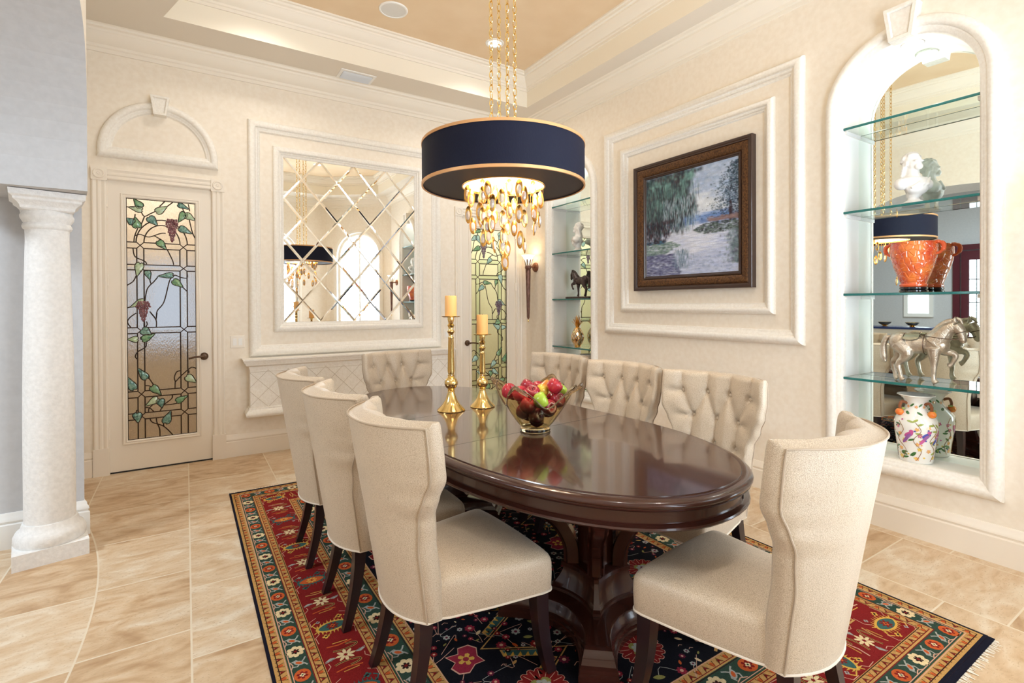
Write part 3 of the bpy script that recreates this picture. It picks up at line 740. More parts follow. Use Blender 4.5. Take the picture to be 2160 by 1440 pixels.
def ring(o0, o1, col, lay, ex=0.0, ey=0.0):
    a, b = RHX - o0 - ex, RHY - o0 - ey; c, d = RHX - o1 - ex, RHY - o1 - ey
    for q in ([(-a, -b), (a, -b), (c, -d), (-c, -d)], [(a, -b), (a, b), (c, d), (c, -d)], [(a, b), (-a, b), (-c, d), (c, d)], [(-a, b), (-a, -b), (-c, -d), (-c, d)]): F.poly(q, col, lay)
ring(.0, .012, 'navy', 0)
BANDS = [(.012, .060, 'gold'), (.060, .140, 'green'), (.140, .182, 'gold'), (.182, .350, 'red'), (.350, .395, 'gold'), (.395, .495, 'green'), (.495, .545, 'gold')]
for a, b, c in BANDS: ring(a, b, c, 0)
F.poly([(-RHX + .545, -RHY + .545), (RHX - .545, -RHY + .545), (RHX - .545, RHY - .545), (-RHX + .545, RHY - .545)], 'field', 0)
for o in (.026, .054, .066, .136, .148, .176, .358, .388, .402, .488, .502, .540): ring(o, o + .0035, ('line', 'red', 'dark')[int(o * 1000) % 3], 1)
def sides(off):
    """four straight runs at distance off from the edge: origin, angle, length"""
    a, b = RHX - off, RHY - off
    return [((-a, -b), 0, 2 * a), ((a, -b), PI / 2, 2 * b), ((a, b), PI, 2 * a), ((-a, b), -PI / 2, 2 * b)]
for (o0, o1) in ((.012, .060), (.140, .182), (.350, .395), (.495, .545)):
    w = o1 - o0
    for (p, a, ln) in sides((o0 + o1) / 2):
        n = int(ln / .040)
        for i in range(n):
            F.T.append((p[0], p[1], a, 1)); x = (i + .5) * ln / n
            if i % 2: F.poly([(x - .011, -w * .24), (x, w * .26), (x + .011, -w * .24), (x, -w * .05)], 'red', 1); F.line([(x - .014, -w * .3), (x, w * .34), (x + .014, -w * .3)], .003, 'dark', 2)
            else: F.eye(x, 0, .010, w * .24, 'orange', 1); F.line([(x - .013, w * .3), (x, -w * .34), (x + .013, w * .3)], .003, 'dark', 2)
            F.T.pop()
def green_border(off, sc):
    for (p, a, ln) in sides(off):
        n = int(round(ln / (.153 * sc))); st = ln / n
        for i in range(n):
            F.T.append((p[0] + math.cos(a) * st * i, p[1] + math.sin(a) * st * i, a, sc))
            if i % 2 == 0:
                F.ellipse(0, 0, .036, .030, 'orange', 1); F.flower(0, 0, .022, 6, 'red', 2); F.flower(0, 0, .011, 4, 'cream', 3, 'green')
            else:
                F.flower(0, 0, .036, 8, 'cream', 1, None, .78); F.flower(0, 0, .017, 6, 'dark', 2, 'red')
            x = st / sc / 2
            for sg in (1, -1): F.line([(x - .026 * sg, .028), (x - .012 * sg, .020), (x + .004 * sg, .005), (x + .020 * sg, -.008), (x + .014 * sg, -.024)], .006, 'grey', 1)
            F.eye(x, 0, .022, .012, 'grey', 2, .9); F.eye(x, 0, .014, .007, 'orange', 3, .9)
            F.line([(x - .02, -.030), (x + .005, -.022), (x + .03, -.032)], .004, 'line', 1)
            F.T.pop()
green_border(.100, 1.0); green_border(.445, 1.15)
RF0 = random.Random(2)
for (p, a, ln) in sides(.266):
    n = int(round(ln / .215)); n += n % 2; st = ln / n
    for i in range(n):
        F.T.append((p[0] + math.cos(a) * st * i, p[1] + math.sin(a) * st * i, a + PI / 2, 1.0))     # x runs across the band
        k = i % 4
        if k in (0, 2):
            c1, c2, c3 = (('yellow', 'teal', 'red') if k == 0 else ('teal', 'orange', 'red'))
            for s in (-1, 1):                      # spiky halo
                for j in range(-4, 5):
                    x = j * .015; yb = .034 * (1 - abs(j) / 7); F.poly([(x - .006, s * yb * .7), (x + .006, s * yb * .7), (x + .003 * s, s * (yb + .020 + .006 * (j % 2)))], c1, 1)
                F.line([(s * .045, 0), (s * .066, .020), (s * .076, .042), (s * .060, .056)], .006, c1, 1); F.line([(s * .050, 0), (s * .078, -.022)], .005, c1, 1)
                F.flower(s * .040, s * .060, .015, 4, c1, 1, 'dark'); F.flower(s * -.050, s * .056, .010, 4, 'grey', 1, 'plum'); F.line([(s * .02, s * .05), (s * .04, s * .06)], .005, c1, 1)
                F.line([(s * .076, -.094), (s * .080, -.05), (s * .060, -.030)], .003, 'line', 1); F.line([(s * .080, .035), (s * .080, .075), (s * .050, .094)], .003, 'line', 1)
            F.eye(0, 0, .070, .037, c1, 2); F.eye(0, 0, .058, .028, c2, 3)
            F.flower(0, 0, .026, 8, c3 if k == 0 else 'yellow', 4, None, .45); F.flower(0, 0, .012, 4, 'orange', 5, 'dark')
        else:
            for j in range(8):
                t = 2 * PI * j / 8; F.eye(.023 * math.cos(t), .021 * math.sin(t), .016, .0068, 'cream', 3, t)
            F.flower(0, 0, .008, 4, 'red', 4)
            for s in (-1, 1):
                cr_ = [(.052 * math.cos(t) + .006 * s, s * (.052 + .016 * math.sin(t))) for t in [(-2.6 + 4.0 * q / 12) for q in range(13)]]
                F.line(cr_, .0095, 'gold', 1); F.line(cr_, .0045, 'dark', 2)
                F.poly([(s * .040, s * -.004), (s * .056, s * .010), (s * .080, s * .004), (s * .058, s * -.010)], 'grey', 1); F.line([(s * .036, 0), (s * .080, s * .012)], .003, 'grey', 1)
                F.line([(-.055, s * .082), (-.01, s * .074), (.045, s * .084)], .006, RF0.choice(['orange', 'gold', 'line']), 1); F.line([(-.03, s * .094), (.03, s * .090)], .004, 'yellow', 1)
                F.line([(s * .082, -.06), (s * .066, -.040), (s * .070, -.02)], .003, 'line', 1)
        F.T.pop()
# field: rosettes, zigzag medallion lines, palmettes and scattered flowers
FX, FY = RHX - .56, RHY - .56
def palmette(x, y, rot, sc, col='red'):
    F.T.append((x, y, rot, sc))
    F.fan([(0, -.09), (.03, -.05), (.085, -.035), (.10, .01), (.07, .055), (.03, .045), (0, .10), (-.03, .045), (-.07, .055), (-.10, .01), (-.085, -.035), (-.03, -.05)], 'line', 2)
    F.T[-1] = (x, y, rot, sc * .92)
    F.fan([(0, -.09), (.03, -.05), (.085, -.035), (.10, .01), (.07, .055), (.03, .045), (0, .10), (-.03, .045), (-.07, .055), (-.10, .01), (-.085, -.035), (-.03, -.05)], col, 3)
    F.flower(0, 0, .045, 5, 'yellow', 4, col, .4); F.T.pop()
def rosette(x, y, r):
    F.flower(x, y, r * 1.03, 16, 'line', 2, None, .86); F.flower(x, y, r, 16, 'red', 3, None, .84)
    for j in range(16):
        t = 2 * PI * j / 16; F.line([(x + r * .5 * math.cos(t), y + r * .5 * math.sin(t)), (x + r * .92 * math.cos(t), y + r * .92 * math.sin(t))], .0025, 'line', 4)
    F.flower(x, y, r * .52, 4, 'olive', 5, None, .6, .6); F.flower(x, y, r * .38, 8, 'grey', 6, None, .75); F.flower(x, y, r * .2, 4, 'plum', 7, 'orange', .5)
RF = random.Random(11)
used_ = []
ROS = [(-.45, -1.00), (.48, -.62), (-.42, -.10), (.42, .35), (-.45, .75), (.40, 1.02), (0, .05), (0, -1.05)]
for (x, y) in ROS: rosette(x, y, .095); used_.append((x, y, .13))
PAL = [(-.62, -.72, .9), (.05, -.72, .2), (.62, -1.02, 2.2), (-.62, .30, .7), (.62, .0, 2.4), (0, .5, 1.2), (.62, .72, 3.6), (-.15, 1.1, .4), (-.1, -.42, 2.8), (.28, -.15, 1.0), (-.68, -1.18, .8), (.3, -1.16, -.6)]
for (x, y, a) in PAL: palmette(x, y, a, .85, RF.choice(['red', 'rose'])); used_.append((x, y, .10))
for sx in (-1, 1):
    zz = []
    for k in range(15):
        y = -FY + k * 2 * FY / 14; zz.append((sx * (.20 + (.34 if k % 2 else .04)), y))
    F.line(zz, .012, 'gold', 1)
    for k in range(14):
        a, b = zz[k], zz[k + 1]; m_ = ((a[0] + b[0]) / 2, (a[1] + b[1]) / 2)
        F.T.append((m_[0], m_[1], math.atan2(b[1] - a[1], b[0] - a[0]), 1))
        F.poly([(-.10, .010), (.10, .010), (.085, .05), (-.085, .05)], 'gold', 1); F.poly([(-.09, .014), (.09, .014), (.075, .045), (-.075, .045)], 'teal', 2)
        for j in range(6): F.poly([(-.08 + j * .03, .046), (-.062 + j * .03, .046), (-.075 + j * .03, .022)], 'yellow', 3)
        F.T.pop()
tries = 0
while tries < 6000:
    tries += 1
    x, y = RF.uniform(-FX, FX), RF.uniform(-FY, FY); r = RF.uniform(.010, .024) if tries < 3500 else RF.uniform(.007, .012)
    if any((x - a) ** 2 + (y - b) ** 2 < (r + c + .006) ** 2 for a, b, c in used_): continue
    used_.append((x, y, r)); k = RF.random()
    if k < .5: F.flower(x, y, r, 8, RF.choice(['red', 'rose', 'plum', 'rose']), 2, 'line', .7)
    elif k < .66: F.flower(x, y, r, 6, 'grey', 2, 'plum', .7)
    elif k < .85: F.eye(x, y, r, r * .45, RF.choice(['gold', 'olive', 'cream', 'orange']), 2, RF.uniform(0, 3))
    else: F.line([(x - r, y), (x, y + r * .5), (x + r, y - r * .3)], .003, 'line', 1)
prev = None
for (x, y, r) in used_[20:520:2]:
    q = [(x, y), (x + RF.uniform(-.06, .06), y + RF.uniform(-.06, .06)), (x + RF.uniform(-.11, .11), y + RF.uniform(-.11, .11))]
    F.line(catmull(q, 3), .0025, RF.choice(['line', 'grey', 'line']), 1)
F.mb.box(-RHX, RHX, -RHY, RHY, 0, RUGZ - .0002, RKEY.index('dark'))
build('pile', F.mb, RMAT, rug, smooth=False, recalc=False)
fr = MB()
for sy in (-1, 1):
    n = 420
    for i in range(n):
        x = -RHX + (i + .5) * 2 * RHX / n; dx = R.uniform(-.012, .012); ln = R.uniform(.03, .055)
        fr.add([(x - .003, sy * RHY, .004), (x + .003, sy * RHY, .004), (x + dx + .002, sy * (RHY + ln), .0015), (x + dx - .002, sy * (RHY + ln), .0015)], [(0, 1, 2, 3)])
o = build('fringe', fr, RMAT[RKEY.index('fringe')], rug, smooth=False); o['kind'] = 'stuff'
for sy in (-1, 1):
    a, b = sorted((sy * RHY, sy * (RHY + .022))); build('end_binding', MB().box(-RHX, RHX, a, b, 0, .0065), RMAT[RKEY.index('navy')], rug, smooth=False)
RT = .0100                 # top of the pile

# ================================================================== TABLE
TC = Vector((1.478, 2.427, 0)); TTH = -.081
def tloop(off, z, n=120):
    """outline of the table offset outwards by off"""
    a, b, s, e = .58, .995, .342, 2 / 2.2
    P = []
    for i in range(n):
        t = 2 * PI * i / n; c, sn = math.cos(t), math.sin(t)
        x = a * math.copysign(abs(c) ** e, c); y = b * math.copysign(abs(sn) ** e, sn) + (s * math.copysign(1, sn) if abs(sn) > 1e-6 else 0)
        P.append(Vector((x, y)))
    # even spacing
    out = []; L = [0]
    for i in range(n): L.append(L[-1] + (P[(i + 1) % n] - P[i]).length)
    tot = L[-1]; k = 0
    for j in range(n):
        d = tot * j / n
        while L[k + 1] < d: k += 1
        f = (d - L[k]) / max(L[k + 1] - L[k], 1e-9); out.append(P[k] * (1 - f) + P[(k + 1) % n] * f)
    res = []
    for j in range(n):
        t = (out[(j + 1) % n] - out[j - 1]).normalized(); q = out[j] + Vector((t.y, -t.x)) * off
        res.append((q.x, q.y, z))
    return res
table = thing('dining_table', 'dark mahogany oval pedestal dining table standing on the rug', 'table', TC, -TTH)
mb = MB()
mb.loft([tloop(o, z) for (o, z) in ((0, .757), (0, .760))], True, False, True)
build('table_top', mb, M['wood_top'], table, smooth=False)
mb = MB()
mb.loft([tloop(o, z) for (o, z) in ((-.02, .756), (.0, .7595), (.002, .7560), (.008, .7568), (.022, .7545), (.034, .750), (.041, .744), (.043, .738), (.040, .731), (.034, .728), (.034, .7255), (.037, .723), (.034, .719), (.024, .716), (.008, .715), (-.02, .714))], True)
build('moulded_edge', mb, M['wood'], table, angle=50)
mb = MB()
mb.loft([tloop(o, z) for (o, z) in ((-.03, .716), (.008, .716), (.008, .670), (.012, .667), (.022, .666), (.029, .663), (.032, .657), (.028, .651), (.018, .648), (.0, .647), (-.05, .648), (-.05, .69))], True)
build('apron', mb, M['wood'], table, angle=40)
mb = MB()
for y in (-.305, .305): mb.box(-.58, .58, y - .0009, y + .0009, .7592, .7603)
build('leaf_seam', mb, M['dark'], table, smooth=False)
lp = tloop(.010, 0); j = min(range(len(lp)), key=lambda i: (lp[i][0] - .17) ** 2 + (lp[i][1] + 1.40) ** 2)
mb = MB(); p = Vector(lp[j]); t = (Vector(lp[j + 1]) - p).normalized(); nrm = Vector((t.y, -t.x, 0))
c = [p - t * .004 - nrm * .002, p + t * .004 - nrm * .002, p + t * .004 + nrm * .0006, p - t * .004 + nrm * .0006]
mb.loft([[(q.x, q.y, z) for q in c] for z in (.671, .714)], True, True, True); build('key_block', mb, M['dark'], table, smooth=False)
def star(rc, rm, w, z, n=10):
    """square with concave sides: corner distance rc, waist distance rm, corner face half width w; corners on the diagonals"""
    pts = []
    for k in range(4):
        a = PI / 4 + k * PI / 2; d = Vector((math.cos(a), math.sin(a))); s = Vector((-d.y, d.x))
        c0 = d * rc - s * w; c1 = d * rc + s * w
        a2 = a + PI / 2; d2 = Vector((math.cos(a2), math.sin(a2))); s2 = Vector((-d2.y, d2.x)); e0 = d2 * rc - s2 * w
        mid = Vector((math.cos(a + PI / 4), math.sin(a + PI / 4))) * rm
        pts.append(c0)
        for i in range(n):
            t = i / n; q = c1 * (1 - t) ** 2 + (mid * 2 - (c1 + e0) / 2) * 2 * t * (1 - t) + e0 * t * t; pts.append(q)
    return [(p.x, p.y, z) for p in pts]
def pedestal(y0):
    mb = MB()
    L_ = [(.43, .205, .075, RT), (.43, .205, .075, .034), (.420, .199, .070, .038), (.420, .199, .070, .054), (.406, .190, .064, .060), (.398, .184, .060, .080), (.384, .176, .055, .090), (.378, .172, .052, .102), (.366, .165, .050, .106), (.355, .158, .046, .108), (.215, .128, .020, .120), (.206, .124, .016, .122), (.206, .124, .016, .134), (.190, .116, .014, .140), (.178, .110, .012, .156), (.158, .100, .010, .182), (.146, .094, .009, .205), (.142, .092, .009, .222), (.152, .098, .010, .226), (.152, .098, .010, .242), (.138, .090, .009, .248), (.080, .060, .007, .256), (.070, .052, .007, .64)]
    mb.loft([star(*l) for l in L_], True, True, True)
    mb.v = [(x, y + y0, z) for x, y, z in mb.v]
    ped = build('pedestal', mb, M['wood'], table, angle=30)
    for k in range(4):
        a = PI / 4 + k * PI / 2; d = Vector((math.cos(a), math.sin(a), 0)); s = Vector((-d.y, d.x, 0)); b = MB()
        path = catmull([(.108, .250), (.116, .335), (.165, .420), (.245, .478), (.335, .525), (.42, .575), (.48, .628)], 4); lo = []
        for i, (rr, z) in enumerate(path):
            q0, q1 = Vector(path[max(i - 1, 0)]), Vector(path[min(i + 1, len(path) - 1)]); t = (q1 - q0).normalized(); nn = Vector((t.y, -t.x))
            prof = [(-.036, -.034), (-.036, .014), (-.030, .021), (-.024, .016), (-.016, .032), (.016, .032), (.024, .016), (.030, .021), (.036, .014), (.036, -.034)]
            l = []
            for (u, v) in prof:
                r2, z2 = rr + nn.x * v, min(z + nn.y * v, .6475); p = d * r2 + s * u; l.append((p.x, p.y + y0, z2))
            lo.append(l)
        b.loft(lo, True, True, True); build('scroll_bracket', b, M['wood'], ped, angle=40)
for y0 in (-.72, .72): pedestal(y0)

# ================================================================== CHAIRS
def lerp_tab(tab, x):
    for (a, va), (b, vb) in zip(tab, tab[1:]):
        if x <= b: t = (x - a) / (b - a); t = t * t * (3 - 2 * t); return va + (vb - va) * max(0, min(1, t))
    return tab[-1][1]
ZB, ZT = .33, 1.0
WT = [(.33, .198), (.45, .203), (.58, .208), (.68, .218), (.76, .252), (.83, .281), (.90, .288), (1.0, .286)]
CT = [(.33, .075), (.55, .080), (.70, .095), (.85, .135), (1.0, .143)]
def rear(sv, z):
    x0 = -.27 - (z - ZB) / (ZT - ZB) * .11
    return x0 + lerp_tab(CT, z) * abs(sv) ** 2.3
ROWS = [(.905, (-.195, -.065, .065, .195)), (.775, (-.13, 0, .13)), (.645, (-.13, 0, .13)), (.53, (-.065, .065))]
BUT = [(y, z) for z, ys_ in ROWS for y in ys_]
SEG = []
for i, (z, ys_) in enumerate(ROWS[:-1]):
    for y in ys_:
        for y2 in ROWS[i + 1][1]:
            if abs(y - y2) < .10 and not (i == 1 and abs(y - y2) > .01): SEG.append(((y, z), (y2, ROWS[i + 1][0])))
for y in ROWS[0][1]: SEG.append(((y, .905), (y * 1.06, 1.02)))
for s in (-1, 1):
    SEG.append(((s * .195, .905), (s * .32, .905))); SEG.append(((s * .13, .775), (s * .30, .775))); SEG.append(((s * .13, .645), (s * .25, .645)))
def dseg(p, a, b):
    ax, ay = a; bx, by = b; dx, dy = bx - ax, by - ay; t = max(0, min(1, ((p[0] - ax) * dx + (p[1] - ay) * dy) / (dx * dx + dy * dy)))
    return math.hypot(p[0] - ax - t * dx, p[1] - ay - t * dy)
def puff(y, z):
    d = min(dseg((y, z), a, b) for a, b in SEG); b = min(math.hypot(y - p, z - q) for p, q in BUT)
    f = .034 * (1 - math.exp(-(d / .030) ** .9)) - .022 * math.exp(-(b / .018) ** 2)
    if z < .50: f = .024 + (f - .024) * max(0, (z - .40) / .10)
    w = lerp_tab(WT, z); e = max(0.0, min(1.0, (w - abs(y)) / .085)); e = e * e * (3 - 2 * e)
    return .014 + (f - .014) * e
def chair_meshes():
    out = {}
    nu, nv = 54, 56
    mb = MB(); rows = []
    for j in range(nv + 1):
        z = ZB + (ZT - ZB) * j / nv; w = lerp_tab(WT, z); ns = 20; l = []
        for i in range(ns + 1): sv = -1 + 2 * i / ns; l.append((rear(sv, z), w * sv, z))
        zf = max(z, .34); th = lerp_tab([(.33, .060), (.50, .066), (.75, .060), (1.0, .056)], z)
        for i in range(1, 5):                     # side gusset, slightly domed
            t = i / 5; bul = .008 * math.sin(PI * t); l.append((rear(1, z) + th * t, w + bul, z))
        for i in range(nu + 1):
            sv = 1 - 2 * i / nu; y = w * sv; e = min(1, (1 - abs(sv)) / .10); rnd = math.sqrt(max(0, 1 - (1 - e) ** 2))
            base = rear(sv, z) + th + .028 * (1 - abs(sv) ** 2)
            l.append((base + puff(y, z) * (.6 + .4 * rnd) - .012 * (1 - rnd), y, z))
        for i in range(1, 5):
            t = 1 - i / 5; bul = .008 * math.sin(PI * t); l.append((rear(-1, z) + th * t, -w - bul, z))
        rows.append(l)
    n = len(rows[0])
    # rounded top: shrink the loop towards the middle line between rear and front
    top = rows[-1]; caps = []
    ns = 20
    def rearx(y): return rear(max(-1, min(1, y / .286)), ZT)
    for (k, dz) in ((.80, .010), (.45, .016), (.12, .018)):
        l = []
        for (x, y, z) in top:
            xm = rearx(y) + .045; l.append((xm + (x - xm) * k if x > xm else xm + (x - xm) * (1 - (1 - k) * .5), y * (1 - (1 - k) * .02), z + dz * (1 if x > rearx(y) + .01 else .55 * 0)))
        caps.append(l)
    mb.loft(rows + caps, True, True, False)
    # close the crown between rear edge and front edge
    last = caps[-1]; b = len(mb.v) - n
    rear_i = list(range(0, ns + 1)); front_i = list(range(ns + 5, ns + 5 + nu + 1))
    def near(i): return min(front_i, key=lambda q: abs(last[q][1] - last[i][1]))
    fs = []
    for i in range(ns):
        p, q = near(i), near(i + 1); mid = list(range(q, p + 1)) if q <= p else list(range(p, q + 1))
        fs.append(tuple([b + i, b + i + 1] + [b + t for t in mid]))
    mb.f.extend(fs); mb.m.extend([0] * len(fs))
    sd = list(range(ns, ns + 6)); mb.f.append(tuple(b + t for t in sd)); mb.m.append(0)
    sd = list(range(n - 4, n)) + [0, ns + 5 + nu]; mb.f.append(tuple(b + t for t in sd)); mb.m.append(0)
    out['backrest'] = mb
    pp = MB()
    edge = [(rear(-1, z) - .001, -lerp_tab(WT, z) - .001, z) for z in [ZB + (ZT - ZB) * i / 40 for i in range(41)]]
    edge += [(rear(sv, ZT) - .001, .286 * sv, ZT + .002) for sv in [-1 + 2 * i / 24 for i in range(1, 24)]]
    edge += [(rear(1, z) - .001, lerp_tab(WT, z) + .001, z) for z in [ZT - (ZT - ZB) * i / 40 for i in range(41)]]
    pp.tube(edge, .0035, 6); out['piping'] = pp
    out['button'] = []
    for (y, z) in BUT:
        sv = y / lerp_tab(WT, z); x = rear(sv, z) + .060 + .028 * (1 - sv * sv) - .018
        out['button'].append(MB().ell((x + .004, y, z), (.006, .011, .011), None, 10, 6))
    # seat
    def seat_loop(k, z, dx=0.0):
        pts = []; xr, xf, wr, wf = -.165, .285, .188, .272; rad = .030
        pts.append((xr, -wr)); pts.append((xr + .05, -wr - .020)); pts.append((xr + .2, -wr - .052)); pts.append((xf - rad * 1.6, -wf))
        for i in range(1, 6): a = -PI / 2 + PI / 2 * i / 6; pts.append((xf - rad + rad * math.cos(a), -wf + rad + rad * math.sin(a)))
        for i in range(-4, 5): y = i / 5 * (wf - rad); pts.append((xf + .012 * (1 - (y / wf) ** 2), y))
        for i in range(1, 6): a = PI / 2 * i / 6; pts.append((xf - rad + rad * math.cos(a), wf - rad + rad * math.sin(a)))
        pts += [(xf - rad * 1.6, wf), (xr + .2, wr + .052), (xr + .05, wr + .020), (xr, wr)]
        return [((x - .03) * k + .03 + dx, y * k, z) for x, y in pts]
    st = MB()
    st.loft([seat_loop(*q) for q in ((.99, ZB), (1.0, .336), (1.006, .39), (1.004, .425), (.994, .441), (.972, .453), (.92, .463), (.80, .472), (.55, .479), (.25, .482))], True, True, True)
    out['seat'] = st
    wl = MB()
    base = [(p[0], p[1], ZB - .001) for p in seat_loop(1.0, ZB)]
    back = [(rear(sv, ZB) - .001, .198 * sv, ZB - .001) for sv in [1 - 2 * i / 12 for i in range(1, 12)]]
    wl.tube(base + [(rear(1, ZB) + .05, .2, ZB - .001), (rear(1, ZB), .199, ZB - .001)] + back + [(rear(-1, ZB), -.199, ZB - .001), (rear(-1, ZB) + .05, -.2, ZB - .001)], .004, 6, closed=True); out['welt'] = wl
    legs = []
    for sy in (-1, 1):
        lg = MB(); lo = []
        for t in [i / 8 for i in range(9)]:
            z = ZB + .03 - (ZB + .03) * t; x = .243 + .050 * t ** 2.4; h = .028 - .008 * t; y = sy * (.226 + .004 * t)
            lo.append([(x - h, y - h, z), (x + h, y - h, z), (x + h, y + h, z), (x - h, y + h, z)])
        lg.loft(lo, True, True, True); legs.append(lg)
        lg = MB(); lo = []
        for t in [i / 8 for i in range(9)]:
            z = ZB + .004 - (ZB + .004) * t; x = -.186 - .066 * t ** 1.7; h = .025 - .009 * t; y = sy * (.148 + .026 * t)
            lo.append([(x - h, y - h, z), (x + h, y - h, z), (x + h, y + h, z), (x - h, y + h, z)])
        lg.loft(lo, True, True, True); legs.append(lg)
    out['legs'] = legs
    return out
cmx = chair_meshes()
CG = 'tufted dining chairs around the table'
chair0 = thing('dining_chair', '-', 'chair', (0, 0, RT), 0, CG)
bk = build('backrest', cmx['backrest'], M['fabric'], chair0, angle=60)
build('piping', cmx['piping'], M['piping'], bk)
for bt in cmx['button']: build('upholstery_button', bt, M['fabric'], bk)
se = build('seat', cmx['seat'], M['fabric'], chair0, angle=60); build('welt', cmx['welt'], M['welt'], se)
for lg in cmx['legs']: build('leg', lg, M['leg'], chair0, angle=30)
CHAIRS = [(.858, 1.769, 1.3, 'beige chair seen from behind, nearest of the three on the archway side'),
          (.815, 2.385, 1.0, 'beige chair seen from behind, middle of the three on the archway side'),
          (.795, 3.01, -2, 'beige chair seen from behind, farthest of the three on the archway side'),
          (2.125, 1.672, 184, 'tufted beige chair below the painting, nearest the large chair at the table end'),
          (2.103, 2.305, 182.5, 'tufted beige chair on the painting side, middle of its row of three'),
          (2.096, 2.955, 183, 'tufted beige chair on the painting side in front of the gold pineapple niche'),
          (1.445, 3.69, -84, 'tufted beige chair at the far head of the table before the wall shelf'),
          (1.600, 1.012, 97, 'large pale beige chair at the near head of the table, seen from its side')]
for i, (x, y, a, lab) in enumerate(CHAIRS):
    o = chair0 if i == 0 else dup(chair0, (0, 0, 0), 0, lab)
    o.location = (x, y, RT); o.rotation_euler = (0, 0, math.radians(a)); o['label'] = lab

# ================================================================== WALL MIRROR, SHELF, PAINTING
mx0, mx1, mz0, mz1 = .8055, 2.1549, 1.2383, 2.8439
mir = thing('wall_mirror', 'large wall mirror of diamond panes in a pale stone frame', 'mirror', ((mx0 + mx1) / 2, D, mz0), kind='thing')
mb = MB(); frame2d(mb, rect(mx0 - .0939, mx1 + .0879, mz0 - .0956, mz1 + .0863), [(d, h) for d, h in [(0, 0), (0, .022), (.006, .036), (.020, .046), (.040, .046), (.052, .036), (.056, .026), (.066, .026), (.072, .018), (.084, .016), (.094, .008)]], back3)
build('stone_frame', mb, M['stone'], mir, wc=True, angle=50)
def clip(poly, ax, lim, keep_less):
    out = []
    for i in range(len(poly)):
        a, b = poly[i], poly[(i + 1) % len(poly)]; ia = (a[ax] <= lim) == keep_less or abs(a[ax] - lim) < 1e-9; ib = (b[ax] <= lim) == keep_less or abs(b[ax] - lim) < 1e-9
        if ia: out.append(a)
        if ia != ib:
            t = (lim - a[ax]) / (b[ax] - a[ax]); out.append(tuple(a[k] + (b[k] - a[k]) * t for k in range(3)))
    return out
pn = MB(); bvl = MB()
DX, DZ = (mx1 - mx0) / 4.0, (mz1 - mz0) / 4.0      # diamond pitch
def mclip(q):
    for ax, lim, less in ((0, mx0, False), (0, mx1, True), (1, mz0, False), (1, mz1, True)):
        q = clip(q, ax, lim, less)
        if len(q) < 3: return None
    return q
for i in range(-1, 10):
    for j in range(-1, 10):
        if (i + j) % 2 == 0: continue
        cx_, cz_ = mx0 + i * DX / 2, mz0 + j * DZ / 2
        out4 = [(cx_ - DX / 2, cz_, .004), (cx_, cz_ - DZ / 2, .004), (cx_ + DX / 2, cz_, .004), (cx_, cz_ + DZ / 2, .004)]
        f = 1 - .013 / (DX / 2) * 1.25
        in4 = [(cx_ + (p[0] - cx_) * f, cz_ + (p[1] - cz_) * f, .0062) for p in out4]
        q = mclip(in4)
        if q: pn.poly([back3(*p) for p in q])
        for k in range(4):
            q = mclip([out4[k], out4[(k + 1) % 4], in4[(k + 1) % 4], in4[k]])
            if q: bvl.poly([back3(*p) for p in q])
build('mirror_pane', pn, M['mirror'], mir, wc=True, smooth=False, recalc=False)
build('bevel', bvl, M['mirror'], mir, wc=True, smooth=False, recalc=False)

sx0, sx1 = .43, 2.56
shelf = thing('wall_shelf', 'stone wall shelf with diamond tile front below the large mirror', 'shelf', ((sx0 + sx1) / 2, D, .36), kind='thing')
def u_path(o): return [(sx0 + o, D), (sx0 + o, D - .20 + o), (sx1 - o, D - .20 + o), (sx1 - o, D)]
mb = MB(); pr = [(0, .908), (0, .896), (.006, .890), (.010, .880), (.020, .868), (.026, .850), (.040, .842), (.052, .836), (.058, .815), (.062, .800)]
lo = [[(x, y, z) for x, y in u_path(o)] for o, z in pr]
mb.loft(lo, False); mb.poly([(x, y, .908) for x, y in u_path(0)]); build('top_moulding', mb, M['stone'], shelf, wc=True, angle=40)
mb = MB(); mb.loft([[(x, y, z) for x, y in u_path(.062)] for z in (.80, .455)], False)
fp = build('tile_front', mb, M['stone'], shelf, wc=True, angle=20)
gr = MB(); yy = D - .138 - .0006; a0, a1 = sx0 + .062, sx1 - .062; pitch = .172
for sg in (-1, 1):
    c = -4.0
    while c < 5.0:
        # lines z - z0 = sg*(x - c)
        pts = []
        for z in (.455, .80): pts.append((c + (z - .455) * sg, z))
        (xa, za), (xb, zb) = pts
        if xa > xb: (xa, za), (xb, zb) = (xb, zb), (xa, za)
        if xb > a0 and xa < a1:
            if xa < a0: za += (zb - za) * (a0 - xa) / (xb - xa); xa = a0
            if xb > a1: zb = za + (zb - za) * (a1 - xa) / (xb - xa); xb = a1
            gr.tube([(xa, yy, za), (xb, yy, zb)], .0018, 4)
        c += pitch
gr.tube([(a0, yy, .785), (a1, yy, .785)], .0016, 4)
build('grout', gr, simple('grout_line', (.62, .55, .46), .9), fp, wc=True)
mb = MB(); pr = [(.062, .458), (.052, .455), (.050, .440), (.040, .432), (.030, .420), (.022, .405), (.022, .392), (.030, .378), (.042, .370), (.060, .366)]
mb.loft([[(x, y, z) for x, y in u_path(o)] for o, z in pr], False); mb.poly([(x, y, .366) for x, y in u_path(.06)]); build('bottom_moulding', mb, M['stone'], shelf, wc=True, angle=40)

